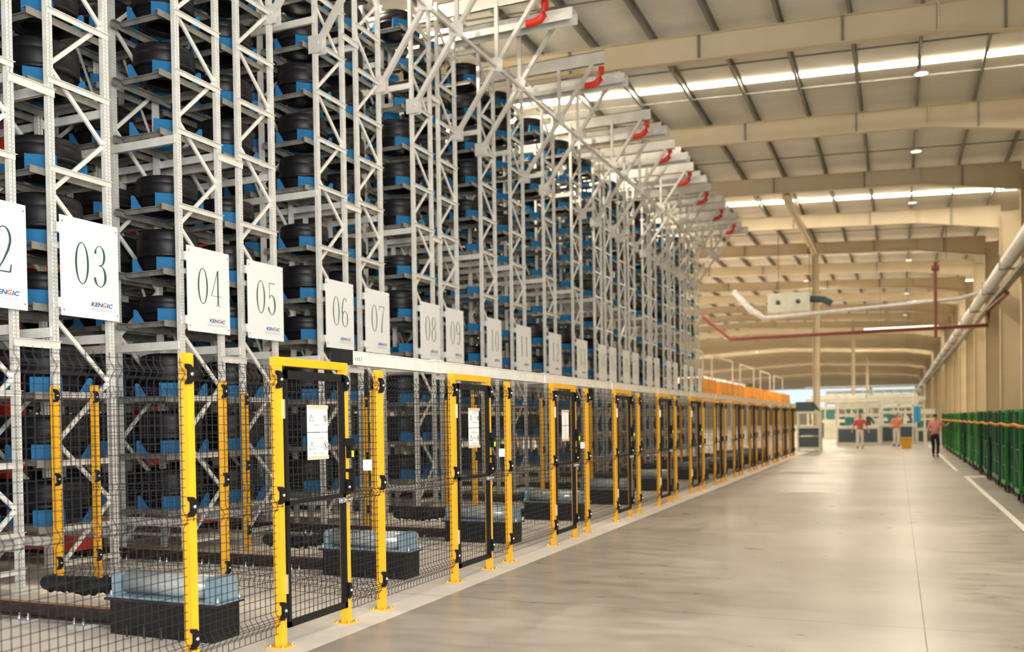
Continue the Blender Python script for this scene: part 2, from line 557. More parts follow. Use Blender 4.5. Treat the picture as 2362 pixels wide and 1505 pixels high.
# lamps under the roof; the last rows are added to brighten the far hall
lamp0 = None
LP = [(0.56, 23.9), (0.56, 30.8), (0.56, 9.7), (0.56, 16.8), (0.56, 38.1), (0.56, 52), (0.56, 66), (0.56, 80)] + [(x, y) for x in (-9.95, -17.45) for y in (6.5, 13.5, 20.5, 27.5, 34.5, 45)] + [(x, y) for x in (-5.45, -17.45) for y in (62, 82, 102, 126, 152, 180, 208)]
for k, (x, y) in enumerate(LP):
    zc = 9.72 if x > -5 else 10.45
    t = thing('high_bay_lamp', {0: 'round white high-bay lamp hanging before the bright skylight strip', 1: 'small round lamp hanging behind the second roof rafter'}.get(k, 'round white high-bay lamp hanging from the roof purlins'), 'lamp', (x, y, zc), group='high-bay lamps' if k > 1 else None)
    if lamp0 is None:
        lamp0 = (MB().lathe([(0.02, 0.10), (0.05, 0.09), (0.10, 0.05), (0.17, 0.0), (0.165, -0.01), (0.02, 0.02)], n=24).mesh('lamp_shade', M['white']),
                 MB().lathe([(0.0, -0.012), (0.15, -0.010), (0.15, -0.006), (0.0, -0.006)], n=24).mesh('diffuser', M['lamp_white']))
    link('lamp_shade', lamp0[0], t); link('diffuser', lamp0[1], t)
    MB().poly([(0, 0, 0.08), (0, 0, zr(x) + 0.05 - zc)], 0.012, 6).build('hanging_rod', M['white'], t)
    l = bpy.data.lights.new('lamp_light', 'AREA')
    l.shape = 'DISK'; l.size = 0.3
    l.energy = (60 if y < 16 else 90) if x > -5 else (190 if y < 50 else 330)
    l.color = (1.0, 0.88, 0.68)
    lo = bpy.data.objects.new('lamp_light', l); COL.objects.link(lo); lo.parent = t; lo.location = (0, 0, -0.03)

# painted floor lines
lz = 0.004
tag(MB().box(1.57, 1.66, 9.0, 26.75, 0, lz).build('floor_line', M['floor_white']), 'white painted floor line nearest, running past the green trolleys', 'floor marking')
tag(MB().box(1.66, 2.7, 26.3, 26.75, 0, lz).build('floor_line', M['floor_white']), 'short white cross line turning under the green trolleys', 'floor marking')
tag(MB().box(1.50, 1.59, 29.3, 60, 0, lz).build('floor_line', M['floor_white']), 'white painted floor line further back beside the person', 'floor marking')

# ------------------------------------------------------------------ storage racks
XR = -7.9
ROWS = {2: (5.57, 6.34), 3: (6.73, 7.51), 4: (8.52, 9.29), 5: (9.62, 10.38), 6: (11.39, 12.16), 7: (12.48, 13.24), 8: (14.30, 15.05),
        9: (15.30, 16.07), 10: (17.15, 17.93), 11: (18.73, 19.55), 12: (20.78, 21.6), 13: (22.88, 23.68), 14: (24.78, 25.5), 15: (25.80, 26.5),
        16: (27.25, 28.02), 17: (28.35, 29.12), 18: (30.15, 30.92), 19: (31.2, 31.98), 20: (33.0, 33.78), 21: (34.1, 34.9), 22: (35.88, 36.6),
        23: (37.02, 37.75), 24: (38.72, 39.5)}
LEV = [0.60, 1.28, 1.98, 2.88, 3.50, 4.27, 5.16, 5.86, 6.56, 7.26, 7.96, 8.66]
TH = [0.46, 0.50, 0.55, 0.36, 0.58, 0.40, 0.52, 0.44, 0.50, 0.46, 0.50, 0.42]
BAY = 1.0
ZT = 9.45
POSTM = MB()
# omega section upright: body with two front lips
for (a, b, c, d) in ((-0.030, -0.027, -0.034, 0.034), (-0.030, 0.030, -0.034, -0.031), (-0.030, 0.030, 0.031, 0.034), (0.027, 0.030, -0.034, -0.007), (0.027, 0.030, 0.007, 0.034), (0.012, 0.030, -0.009, -0.007), (0.012, 0.030, 0.007, 0.009)):
    POSTM.box(a, b, c, d, 0.03, ZT)
POST = POSTM.mesh('upright', M['post'])
FOOT = MB().box(-0.07, 0.07, -0.075, 0.075, 0, 0.012).box(-0.05, 0.05, -0.055, 0.055, 0.012, 0.05).mesh('foot_plate', M['steel'])
# cradle blocks
def curved_block(ang0, ang1, r0, r1, h, n=5):
    b = MB()
    pts = []
    for i in range(n + 1):
        t = ang0 + (ang1 - ang0) * i / n
        pts.append((r0 * math.cos(t), r0 * math.sin(t)))
    for i in range(n, -1, -1):
        t = ang0 + (ang1 - ang0) * i / n
        pts.append((r1 * math.cos(t), r1 * math.sin(t)))
    b.prism(pts, 0, h, 'z')
    return b
def deg(a): return math.radians(a)
BLK = []
BLKMB = MB()
for a in (45, 135, 225, 315):
    # block with a vertical outer face and a face sloping down towards the tyre
    sec = [(0.29, 0.0), (0.42, 0.0), (0.42, 0.155), (0.395, 0.165), (0.375, 0.15)]
    b = MB().prism([(r, z) for r, z in sec], -0.15, 0.15, 'y')
    ca, sa = math.cos(deg(a)), math.sin(deg(a))
    b.v = [(p[0] * ca - p[1] * sa, p[0] * sa + p[1] * ca, p[2]) for p in b.v]
    me = b.mesh('cradle_block', M['blue'])
    bm = bmesh.new(); bm.from_mesh(me); bmesh.ops.recalc_face_normals(bm, faces=bm.faces); bm.to_mesh(me); bm.free()
    BLK.append(me)
    BLKMB.merge(b)
def tyre_prof(h, lip=True):
    p = [(0.20, 0.03), (0.22, 0.0), (0.27, -0.004), (0.315, 0.02), (0.335, 0.06), (0.352, 0.10), (0.362, 0.15), (0.364, 0.30 * h), (0.364, 0.42 * h)]
    p += [(0.359, 0.435 * h), (0.364, 0.45 * h), (0.366, 0.62 * h), (0.366, 0.72 * h), (0.361, 0.735 * h), (0.364, 0.75 * h), (0.358, 0.88 * h), (0.345, 0.94 * h), (0.325, 0.965 * h)]
    p += [(0.318, 0.955 * h), (0.305, 0.965 * h), (0.285, 0.99 * h), (0.27, 0.985 * h), (0.255, h), (0.235, 1.0 * h), (0.225, 0.96 * h), (0.23, 0.8 * h), (0.30, 0.5 * h), (0.22, 0.2 * h), (0.20, 0.03)]
    return p
TY = [MB().lathe(tyre_prof(0.42), n=36).mesh('tyre', M['rubber']), MB().lathe(tyre_prof(0.50), n=36).mesh('tyre', M['rubber']), MB().lathe(tyre_prof(0.36), n=36).mesh('tyre', M['rubber'])]
TYH = [0.42, 0.50, 0.36]
TYL = MB().lathe([(0.20, 0.0), (0.32, 0.03), (0.362, 0.14), (0.366, 0.34), (0.33, 0.405), (0.24, 0.42), (0.22, 0.38), (0.22, 0.1)], n=16)

# support arms: one angle each side of the slot, running through the row
def arm_mb(dy, sides=(-1, 1)):
    b = MB()
    for s in sides:
        b.box(s * 0.34 - 0.03, s * 0.34 + 0.03, -dy / 2 - 0.10, dy / 2 + 0.10, -0.012, 0.0)
        b.box(s * 0.34 - 0.004 + s * 0.03, s * 0.34 + 0.004 + s * 0.03, -dy / 2 - 0.10, dy / 2 + 0.10, -0.075, 0.0)
    return b
def lip_mb(dy, sides=(-1, 1)):
    b = MB()
    for s in sides:
        b.prism([(-0.36, 0.0), (0.36, 0.0), (0.30, -0.06), (-0.30, -0.06)], s * (dy / 2 - 0.02) - 0.004, s * (dy / 2 - 0.02) + 0.004, 'y')
        y = s * (dy / 2 - 0.06)
        b.box(-0.36, 0.36, y - 0.07, y + 0.05, -0.010, 0.0)
    return b

def fpoint(x, y, z): return (x, y, z)
tyre_slots = []
def row_desc(n):
    return 'the rack row behind sign %02d' % n
for n, (y0, y1) in ROWS.items():
    near = n <= 13
    nb = 7 if n <= 9 else (5 if n <= 13 else 3)
    dy = y1 - y0
    yc = (y0 + y1) / 2
    t = thing('storage_rack', 'tall galvanised rack row of black tyres carrying the sign numbered %s' % NUM[n], 'storage rack', (XR, yc, 0))
    # uprights
    for f in range(nb + 1):
        for s in (-1, 1):
            yy = s * (dy / 2 - 0.034)
            p = link('upright', POST, t, (-f * BAY, yy, 0))
            if s == 1: p.rotation_euler = (0, 0, 0)
            if f == 0: link('foot_plate', FOOT, p)
    # front frame bracing
    zz = 0.18; k = 0
    pts = []
    while zz < ZT - 0.1:
        pts.append((zz, -1 if k % 2 == 0 else 1)); k += 1
        zz += 0.64
    hl = [0.22] + [z - 0.03 for z in LEV[:]] + [9.3]
    iy = dy / 2 - 0.05
    def dbar(b, x, i):
        (za, sa), (zb, sb) = pts[i], pts[i + 1]
        b.bar((x, sa * iy, za), (x, sb * iy, zb), 0.042, 0.026, up=(1, 0, 0))
    if near:
        for i in range(len(pts) - 1):
            b = MB(); dbar(b, -0.02, i)
            b.build('diagonal_brace', M['steel'], t)
        for z in hl:
            MB().box(0.031, 0.036, -dy / 2, dy / 2, z - 0.028, z + 0.028).box(0.031, 0.066, -dy / 2, dy / 2, z + 0.023, z + 0.028).build('horizontal_brace', M['steel'], t)
    rest = MB()
    for i in range(len(pts) - 1): dbar(rest, 0, i)
    frm = rest.mesh('frame_bracing', M['steel'])
    for f in range(0 if not near else 1, nb + 1): link('frame_bracing', frm, t, (-f * BAY, 0, 0))
    if not near:
        hb = MB().box(0.031, 0.036, -dy / 2, dy / 2, -0.028, 0.028).mesh('horizontal_brace', M['steel'])
        for z in hl: link('horizontal_brace', hb, t, (0, 0, z))
    # long beams on both faces
    for z in (0.45, 2.58, 5.03, 7.58, 9.25):
        for s in (-1, 1):
            MB().box(-nb * BAY, 0.0, s * (dy / 2 + 0.005) - 0.006, s * (dy / 2 + 0.005) + 0.006, z - 0.05, z + 0.05).box(-nb * BAY, 0.0, s * (dy / 2 - 0.01) - 0.02, s * (dy / 2 - 0.01) + 0.02, z - 0.05, z - 0.044).build('side_beam', M['steel'], t)
    # wind braces on the aisle faces
    for s in (-1, 1):
        for b0 in range(1, nb, 2):
            for (za, zb) in ((0.5, 2.55), (2.62, 5.0), (5.08, 7.55)):
                if (b0 + int(za)) % 3: continue
                MB().bar((-b0 * BAY, s * (dy / 2 + 0.02), za), (-(b0 + 1) * BAY, s * (dy / 2 + 0.02), zb), 0.01, 0.03).build('wind_brace', M['steel'], t)
    # slots
    am = [arm_mb(dy, (q,)).mesh('support_arm', M['steel_dark']) for q in (-1, 1)] if near else None
    ab = arm_mb(dy); lb = lip_mb(dy)
    lm = [lip_mb(dy, (q,)).mesh('tray_plate', M['steel_dark']) for q in (-1, 1)] if near else None
    restb = MB(); resta = MB()
    for li, z in enumerate(LEV):
        for b in range(nb):
            xc = -b * BAY - 0.5 * BAY
            if near and b < 2:
                for q in (0, 1):
                    link('support_arm', am[q], t, (xc, 0, z))
                    link('tray_plate', lm[q], t, (xc, 0, z))
                for me in BLK:
                    link('cradle_block', me, t, (xc, 0, z))
            else:
                restb.merge(BLKMB, (xc, 0, z))
                resta.merge(ab, (xc, 0, z)); resta.merge(lb, (xc, 0, z))
            pr = (0.97 if b == 0 else 0.88) if n <= 7 else (0.85 if n <= 9 else (0.34 if n <= 13 else 0.22))
            if random.random() < pr:
                tyre_slots.append((n, li, b, XR + xc, yc, z + 0.005))
    o = restb.build('cradle_block', M['blue'], t); o['kind'] = 'stuff'
    o = resta.build('support_arm', M['steel_dark'], t); o['kind'] = 'stuff'
# tyres: nearest 300 in view as single things
def vis(p):
    d = Rm.transposed() @ (Vector(p) - Vector((0, 0, 1.6)))
    if d.z > -0.5: return None
    u, v = 1181 + 2107 * d.x / -d.z, 1010 - 2107 * d.y / -d.z
    if -60 < u < 2400 and -60 < v < 1560: return -d.z
    return None
cand = []
rest = MB()
for sl in tyre_slots:
    d = vis((sl[3], sl[4], sl[5] + 0.2))
    h = TH[sl[1]] * random.uniform(0.88, 1.05)
    if d is None or sl[0] > 13:
        if sl[0] > 13 or sl[0] <= 5:
            rest.merge(TYL, (sl[3], sl[4], sl[5]), h / 0.42)
        continue
    cand.append((d + (2.4 if sl[2] > 1 else 0) * sl[2], sl, h))
cand.sort(key=lambda q: q[0])
BAYN = ['end', 'second', 'third', 'fourth', 'fifth', 'sixth', 'seventh']
for i, (d, sl, h) in enumerate(cand):
    n, li, b, x, y, z = sl
    if i < 300:
        vi = (n * 5 + li * 3 + b) % 3
        o = link('tyre', TY[vi], None, (x, y, z))
        o.scale = (1, 1, h / TYH[vi])
        tag(o, 'black tyre on blue blocks behind sign %s, %s bay from the aisle, %s shelf up' % (NUM[n], ORD[b + 1], ORD[li + 1]), 'tyre', 'tyres stored in the racks')
    else:
        rest.merge(TYL, (x, y, z), h / 0.42)
o = rest.build('tyre', M['rubber'])
tag(o, 'black tyres filling the distant rack rows and deeper bays', 'tyre', 'tyres stored in the racks', 'stuff')

# ties between back to back rows
for a, b in ((2, 3), (4, 5), (6, 7), (8, 9)):
    ya, yb = ROWS[a][1], ROWS[b][0]
    for z, w_ in ((5.0, 'high'), (7.6, 'topmost'), (2.45, 'low')):
        o = MB().box(XR + 0.037, XR + 0.043, ya - 0.07, yb + 0.07, z - 0.04, z + 0.04).box(XR + 0.030, XR + 0.07, ya - 0.07, yb + 0.07, z + 0.035, z + 0.04).build('row_tie', M['steel'])
        tag(o, 'short %s galvanised tie joining the racks behind signs %s and %s' % (w_, NUM[a], NUM[b]), 'rack tie', 'rack ties')

# top rails, struts, hooks at each crane aisle
AISLES = [(3, 4), (5, 6), (7, 8), (9, 10), (11, 12), (13, 14), (15, 16), (17, 18), (19, 20), (21, 22), (23, 24)]
for k, (a, b) in enumerate(AISLES):
    ya, yb = ROWS[a][1] - 0.03, ROWS[b][0] + 0.03
    yc = (ya + yb) / 2
    t = thing('crane_top_rail', 'overhead crane rail end with two slanting struts above signs %s and %s' % (NUM[a], NUM[b]), 'crane rail', (0, yc, 0))
    for s, yy in ((-1, ya - yc), (1, yb - yc)):
        mb_ = MB().box(-13, -5.92, yy - 0.008, yy + 0.008, 9.48, 9.78)
        mb_.box(-13, -5.92, yy - 0.008, yy + 0.06, 9.765, 9.78).box(-13, -5.92, yy - 0.008, yy + 0.06, 9.48, 9.495)
        mb_.build('top_beam', M['beam_white'], t)
        MB().bar((-7.84, yy, 7.22), (-6.15, yy, 9.55), 0.07, 0.085, up=(0, 1, 0)).build('strut', M['beam_white'], t)
        MB().box(-7.98, -7.74, yy - 0.055, yy - 0.045, 7.08, 7.34).box(-7.98, -7.74, yy + 0.045, yy + 0.055, 7.08, 7.34).cbox(-7.82, yy, 7.22, 0.04, 0.13, 0.04).build('foot_bracket', M['beam_white'], t)
        MB().bar((-6.98, yy, 8.36), (-6.98, yy, 9.6), 0.06, 0.07, up=(1, 0, 0)).build('hanger', M['beam_white'], t)
        MB().prism([(-7.12, 8.30), (-6.86, 8.24), (-6.84, 8.46), (-6.98, 8.56), (-7.12, 8.48)], yy - 0.05, yy - 0.04, 'y').build('gusset_plate', M['beam_white'], t)
    MB().box(-13, -5.6, -0.16, 0.16, 9.40, 9.415).box(-13, -5.6, -0.16, -0.145, 9.2, 9.40).box(-13, -5.6, 0.145, 0.16, 9.2, 9.40).build('guide_channel', M['steel'], t)
    for j in range(4):
        MB().bar((-6.3 - j * 1.6, ya - yc, 9.5), (-6.3 - j * 1.6, yb - yc, 9.5), 0.05, 0.06).build('cross_member', M['beam_white'], t)
    # red quarter hook at the rail end
    hook = MB()
    pts = [(-6.48, 0, 9.20), (-6.31, 0, 9.20), (-6.20, 0, 9.235), (-6.13, 0, 9.31), (-6.10, 0, 9.42), (-6.10, 0, 9.56)]
    hook.poly(pts, [0.07, 0.07, 0.072, 0.075, 0.075, 0.07], 10, True)
    tag(hook.build('cable_elbow', M['red'], None, (0, yc - 0.28, 0)), 'red curved elbow at the rail end above signs %s and %s' % (NUM[a], NUM[b]), 'cable elbow', 'red elbows on the top rails')
o = MB()
yl = [ROWS[a][1] for a, b in AISLES] + [ROWS[b][0] for a, b in AISLES]
o.bar((-6.98, 12.9, 8.36), (-6.98, 39.5, 8.36), 0.05, 0.055)
tag(o.build('longitudinal_tie', M['beam_white']), 'long pale tie bar linking all the slanting struts high on the rack ends', 'rack tie')

# stacker cranes deep in the aisles
for k, (y, x) in enumerate(((5.06, -11.2), (8.02, -10.2), (10.9, -10.8))):
    t = thing('stacker_crane', ('red stacker crane mast deep in the aisle %s' % ('beside the rack with sign two', 'between signs three and four', 'between signs five and six')[k]), 'crane', (x, y, 0))
    MB().box(-0.14, 0.14, -0.12, 0.12, 0.35, 9.2).build('mast', M['red'], t)
    MB().box(-1.3, 1.3, -0.2, 0.2, 0.16, 0.38).build('base_beam', M['red'], t)
    MB().box(0.16, 1.1, -0.35, 0.35, 2.3 + k, 2.42 + k).box(0.16, 0.24, -0.35, 0.35, 2.3 + k, 3.3 + k).box(0.3, 1.0, -0.3, 0.3, 2.42 + k, 2.5 + k).build('lift_carriage', M['red'], t)
    MB().box(-0.7, -0.2, -0.25, 0.25, 0.4, 1.5).build('control_cabinet', M['machine_dark'], t)

# ------------------------------------------------------------------ number signs
def arc(cx, cy, rx, ry, a0, a1, n=16):
    return [(cx + rx * math.cos(deg(a0 + (a1 - a0) * i / n)), cy + ry * math.sin(deg(a0 + (a1 - a0) * i / n))) for i in range(n + 1)]
# strokes: (points, widths); unit box x 0..1, y 0..1
TN, TK = 0.05, 0.125
def ell(cx, cy, rx, ry, n=40):
    pts = arc(cx, cy, rx, ry, 90, 450, n)
    ws = [TN + (TK - TN) * abs(math.cos(deg(90 + 360 * i / n))) ** 2 for i in range(n + 1)]
    return pts, ws
def DG(d):
    if d == '0': return [ell(0.5, 0.5, 0.36, 0.47)]
    if d == '1': return [([(0.3, 0.88), (0.5, 0.97)], [TN, TN]), ([(0.5, 0.98), (0.5, 0.03)], [TK, TK]), ([(0.25, 0.02), (0.75, 0.02)], [TN * .6, TN * .6])]
    if d == '2':
        p = [(0.17, 0.74)] + arc(0.5, 0.72, 0.33, 0.25, 160, -20, 14) + [(0.72, 0.5), (0.45, 0.25), (0.14, 0.03)]
        w = [0.14] + [TN + (TK - TN) * max(0, math.cos(deg(160 - 180 * i / 14))) for i in range(15)] + [0.12, 0.08, TN]
        return [(p, w), ([(0.14, 0.03), (0.80, 0.03)], [0.06, 0.07]), ([(0.80, 0.03), (0.86, 0.2)], [0.09, TN])]
    if d == '3':
        p = arc(0.48, 0.74, 0.29, 0.23, 170, -70, 14) + [(0.42, 0.52)]
        w = [0.13, 0.11] + [TN] * 5 + [0.09, 0.12, 0.13, 0.14, 0.13, 0.11, 0.09, TN, TN]
        q = [(0.42, 0.52)] + arc(0.48, 0.27, 0.34, 0.25, 70, -170, 16)
        v = [TN, TN, 0.07, 0.10, 0.13, 0.15, 0.15, 0.14, 0.11, 0.08, TN, TN, TN, TN, 0.08, 0.12, 0.14, 0.14]
        return [(p, w), (q, v)]
    if d == '4': return [([(0.66, 0.98), (0.66, 0.04)], [0.12, 0.12]), ([(0.64, 0.97), (0.10, 0.29)], [TN, TN]), ([(0.08, 0.28), (0.94, 0.28)], [TN * .6, TN * .6]), ([(0.46, 0.02), (0.88, 0.02)], [TN * .6, TN * .6])]
    if d == '5':
        q = [(0.24, 0.50)] + arc(0.46, 0.31, 0.34, 0.29, 115, -165, 16)
        v = [TN, TN, TN, 0.07, 0.09, 0.12, 0.14, 0.15, 0.15, 0.13, 0.10, 0.08, TN, TN, TN, 0.09, 0.13, 0.13]
        return [([(0.24, 0.95), (0.82, 0.95)], [0.055, 0.055]), ([(0.25, 0.97), (0.24, 0.50)], [TN, TN]), (q, v)]
    if d == '6':
        p = [(0.74, 0.88)] + arc(0.52, 0.52, 0.38, 0.45, 70, 190, 12)
        w = [0.12] + [TN + (TK - TN) * max(0, math.sin(deg(120 * i / 12 * 0.75))) for i in range(13)]
        return [(p, w), ell(0.5, 0.28, 0.34, 0.26)]
    if d == '7': return [([(0.14, 0.95), (0.86, 0.95)], [0.06, 0.06]), ([(0.86, 0.95), (0.62, 0.62), (0.48, 0.3), (0.44, 0.02)], [TN, 0.09, 0.13, 0.14]), ([(0.14, 0.97), (0.11, 0.82)], [0.07, TN])]
    if d == '8': return [ell(0.5, 0.75, 0.29, 0.22), ell(0.5, 0.27, 0.35, 0.26)]
    if d == '9':
        p = [(0.26, 0.12)] + arc(0.48, 0.48, 0.38, 0.45, -110, 10, 12)
        w = [0.12] + [TN + (TK - TN) * max(0, math.sin(deg(120 * i / 12 * 0.75))) for i in range(13)]
        return [(p, w), ell(0.5, 0.72, 0.34, 0.26)]
def digit_mb(b, d, y, z, wd, ht, x):
    for pts, ws in DG(d):
        P = [Vector((p[0] * wd, p[1] * ht)) for p in pts]
        n = len(P)
        L_, R_ = [], []
        for i in range(n):
            dv = (P[min(i + 1, n - 1)] - P[max(i - 1, 0)])
            if dv.length < 1e-9: dv = Vector((1, 0))
            dv.normalize()
            nn = Vector((-dv.y, dv.x))
            hw = ws[i] * wd * 0.5 * (1.0 if abs(nn.x) > abs(nn.y) else 0.9)
            L_.append(P[i] + nn * hw); R_.append(P[i] - nn * hw)
        vs = [(x, y + q.x, z + q.y) for q in L_ + R_]
        b.add(vs, [(i, n + i, n + i + 1, i + 1) for i in range(n - 1)])
SZ0, SZ1 = 2.755, 3.775
for n, (y0, y1) in ROWS.items():
    wid = 0.745 if n not in (11, 12, 13) else 0.88
    yc = y0 + 0.04 + wid / 2
    if n == 2: yc = 6.38 - wid / 2
    t = thing('number_sign', 'white sign board reading %s on the rack end above the fence' % NUM[n], 'sign', (XR + 0.10, yc, 0))
    MB().box(-0.004, 0.004, -wid / 2, wid / 2, SZ0, SZ1).build('board', M['sign'], t)
    for z in (SZ0 + 0.13, SZ1 - 0.13):
        MB().box(-0.069, -0.005, -wid / 2 - 0.03, wid / 2 - 0.0, z - 0.05, z + 0.05).build('mounting_bracket', M['steel'], t)
    sc = MB()
    for yy in (-wid / 2 + 0.03, wid / 2 - 0.03):
        for z in (SZ0 + 0.06, SZ1 - 0.06):
            sc.cbox(0.007, yy, z, 0.006, 0.014, 0.014)
    if n <= 13: sc.build('screw', M['steel_dark'], t)
    s_ = '%02d' % n
    b = MB()
    x0 = -wid / 2
    digit_mb(b, s_[0], x0 + wid * 0.215, SZ0 + 0.335, wid * 0.28, 0.455, 0.006)
    digit_mb(b, s_[1], x0 + wid * 0.53, SZ0 + 0.335, wid * 0.28, 0.455, 0.006)
    b.build('number', M['green_ink'], t)
    if n <= 13:
        ly, lz_ = x0 + wid * 0.49, SZ0 + 0.150
        text('logo', 'KEN', 0.062, M['blue_ink'], t, ly, lz_, 0.0062, 'LEFT', 0.0022, 0.22, 1.28)
        text('logo', 'G', 0.070, M['red_ink'], t, ly + 0.152, lz_ + 0.003, 0.0062, 'LEFT', 0.0022, 0.22, 1.0)
        text('logo', 'IC', 0.062, M['blue_ink'], t, ly + 0.206, lz_, 0.0062, 'LEFT', 0.0022, 0.22, 1.28)
        if n <= 9:
            text('caption', '科捷智能科技股份有限公司', 0.031, M['grey_ink'], t, ly - 0.03, lz_ - 0.055, 0.0062, 'LEFT')

# ------------------------------------------------------------------ fence
XF = -4.12
def fence_profile(z):
    # V folds that stiffen the mesh
    for c in (0.20, 1.02, 1.93):
        d = abs(z - c)
        if d < 0.055: return 0.040 * (1 - d / 0.055)
    return 0.0
def mesh_panel(name, p0, p1, z0, z1, parent=None, folds=True, sp=0.056, r=0.0018, fine=True):
    a = Vector((p0[0], p0[1], 0)); b = Vector((p1[0], p1[1], 0))
    d = (b - a); ln = d.length; d.normalize()
    nn = Vector((d.y, -d.x, 0))
    mb_ = MB()
    zs = sorted(set([z0, z1] + ([q for c in (0.20, 1.02, 1.93) for q in (c - 0.055, c, c + 0.055) if z0 < q < z1] if folds else [])))
    n = max(2, int(round(ln / sp)))
    def pt(s, z): 
        off = fence_profile(z) if folds else 0.0
        q = a + d * s + nn * off
        return (q.x, q.y, z)
    def seg(p, q, ax1, ax2):
        # plain square wire between p and q
        vs = []
        for w_ in (p, q):
            for i, j in ((-1, -1), (1, -1), (1, 1), (-1, 1)):
                vs.append(Vector(w_) + ax1 * (i * r) + ax2 * (j * r))
        mb_.add(vs, [(0, 4, 5, 1), (1, 5, 6, 2), (2, 6, 7, 3), (3, 7, 4, 0)])
    Z = Vector((0, 0, 1))
    for i in range(n + 1):
        s = ln * i / n
        for k in range(len(zs) - 1):
            seg(pt(s, zs[k]), pt(s, zs[k + 1]), d, nn)
    z = z0
    while z <= z1 + 1e-6:
        seg(pt(0, z), pt(ln, z), nn, Z)
        z += 0.056
    for z in ((0.20, 1.02, 1.93) if folds else ()):
        for e in (-0.03, 0.0, 0.03): seg(pt(0, z + e), pt(ln, z + e), nn, Z)
    return mb_.build(name, M['wire'], parent)

# post prototype
PW = 0.06
def make_clamp_meshes():
    pts = [(-0.045, -0.075), (-0.005, -0.07), (0.018, -0.045), (0.026, -0.018), (0.026, 0.018), (0.018, 0.045), (-0.005, 0.07), (-0.045, 0.075), (-0.040, 0.05), (-0.02, 0.03), (-0.02, -0.03), (-0.040, -0.05)]
    pts = [(p[0] * 0.88, p[1] * 0.86) for p in pts]
    b = MB(); b.prism([(p[0] - 0.012, p[1]) for p in pts], PW / 2, PW / 2 + 0.028, 'x')
    b2 = MB().prism([(p[0] * 0.8 - 0.016, p[1] * 0.8) for p in [pts[i] for i in (0, 1, 2, 3, 4, 5, 6, 7)]], PW / 2 + 0.028, PW / 2 + 0.034, 'x')
    b.merge(b2)
    me = b.mesh('clamp', M['black'])
    bm = bmesh.new(); bm.from_mesh(me); bmesh.ops.recalc_face_normals(bm, faces=bm.faces); bm.to_mesh(me); bm.free()
    bo = MB().lathe([(0.0, PW / 2 + 0.046), (0.010, PW / 2 + 0.044), (0.012, PW / 2 + 0.030)], (0, -0.022, 0), 12, 'x').mesh('bolt', M['chrome'])
    return me, bo
CL, BO = make_clamp_meshes()
def fence_post(x, y, h, label, group=None, mats=None, rz=0.0, detail=True):
    t = thing('fence_post', label, 'fence post', (x, y, 0), rz, group)
    b = MB().box(-PW / 2, PW / 2, -PW / 2, PW / 2, 0.008, h)
    b.box(-PW / 2 + 0.003, PW / 2 - 0.003, -PW / 2 + 0.003, PW / 2 - 0.003, h, h + 0.004)
    b.build('tube', M['yellow'], t)
    MB().box(-0.075, 0.075, -0.075, 0.075, 0, 0.010).build('base_plate', M['yellow'], t)
    if detail:
        bb = MB()
        for sx in (-0.055, 0.055):
            for sy in (-0.055, 0.055):
                bb.lathe([(0.0, 0.026), (0.008, 0.024), (0.009, 0.010)], (sx, sy, 0), 8)
        bb.build('anchor_bolt', M['chrome'], t)
    for z in (0.27, 1.10, 1.93):
        c = link('clamp', CL, t, (0, 0, z))
        if detail: link('bolt', BO, c)
    return t
LE = 0.30
G = [5.41 + 2.83 * k for k in range(13)]
G[0], G[1] = 5.40, 8.21
posts = [(1.4, 'plain'), (2.9, 'plain'), (4.50, 'front')]
gates = []
for k, g in enumerate(G):
    gates.append((g, g + 0.85))
    posts += [(g, 'L%d' % k), (g + 0.85, 'R%d' % k), (g + 1.40, 'P%d' % k)]
posts = [p for p in posts if p[0] < 42.3]
for y, kd in posts:
    if kd == 'front': lab, gr = 'tall yellow fence post nearest the camera, cut by the lower picture edge', None
    elif kd == 'plain': lab, gr = 'yellow fence post in front of the nearest visible one', 'near fence posts out of view'
    else:
        k = int(kd[1:])
        side = {'L': 'yellow post on the near side of the %s fence gate', 'R': 'yellow post at the latch side of the %s fence gate', 'P': 'yellow post standing alone just beyond the %s fence gate'}[kd[0]]
        lab, gr = side % ORD[k + 1], 'yellow fence posts along the aisle'
    h = 2.03 if kd[0] in 'LR' else 2.06
    fence_post(XF, y, h, lab, gr, detail=y < 16)
ORDG = ORD
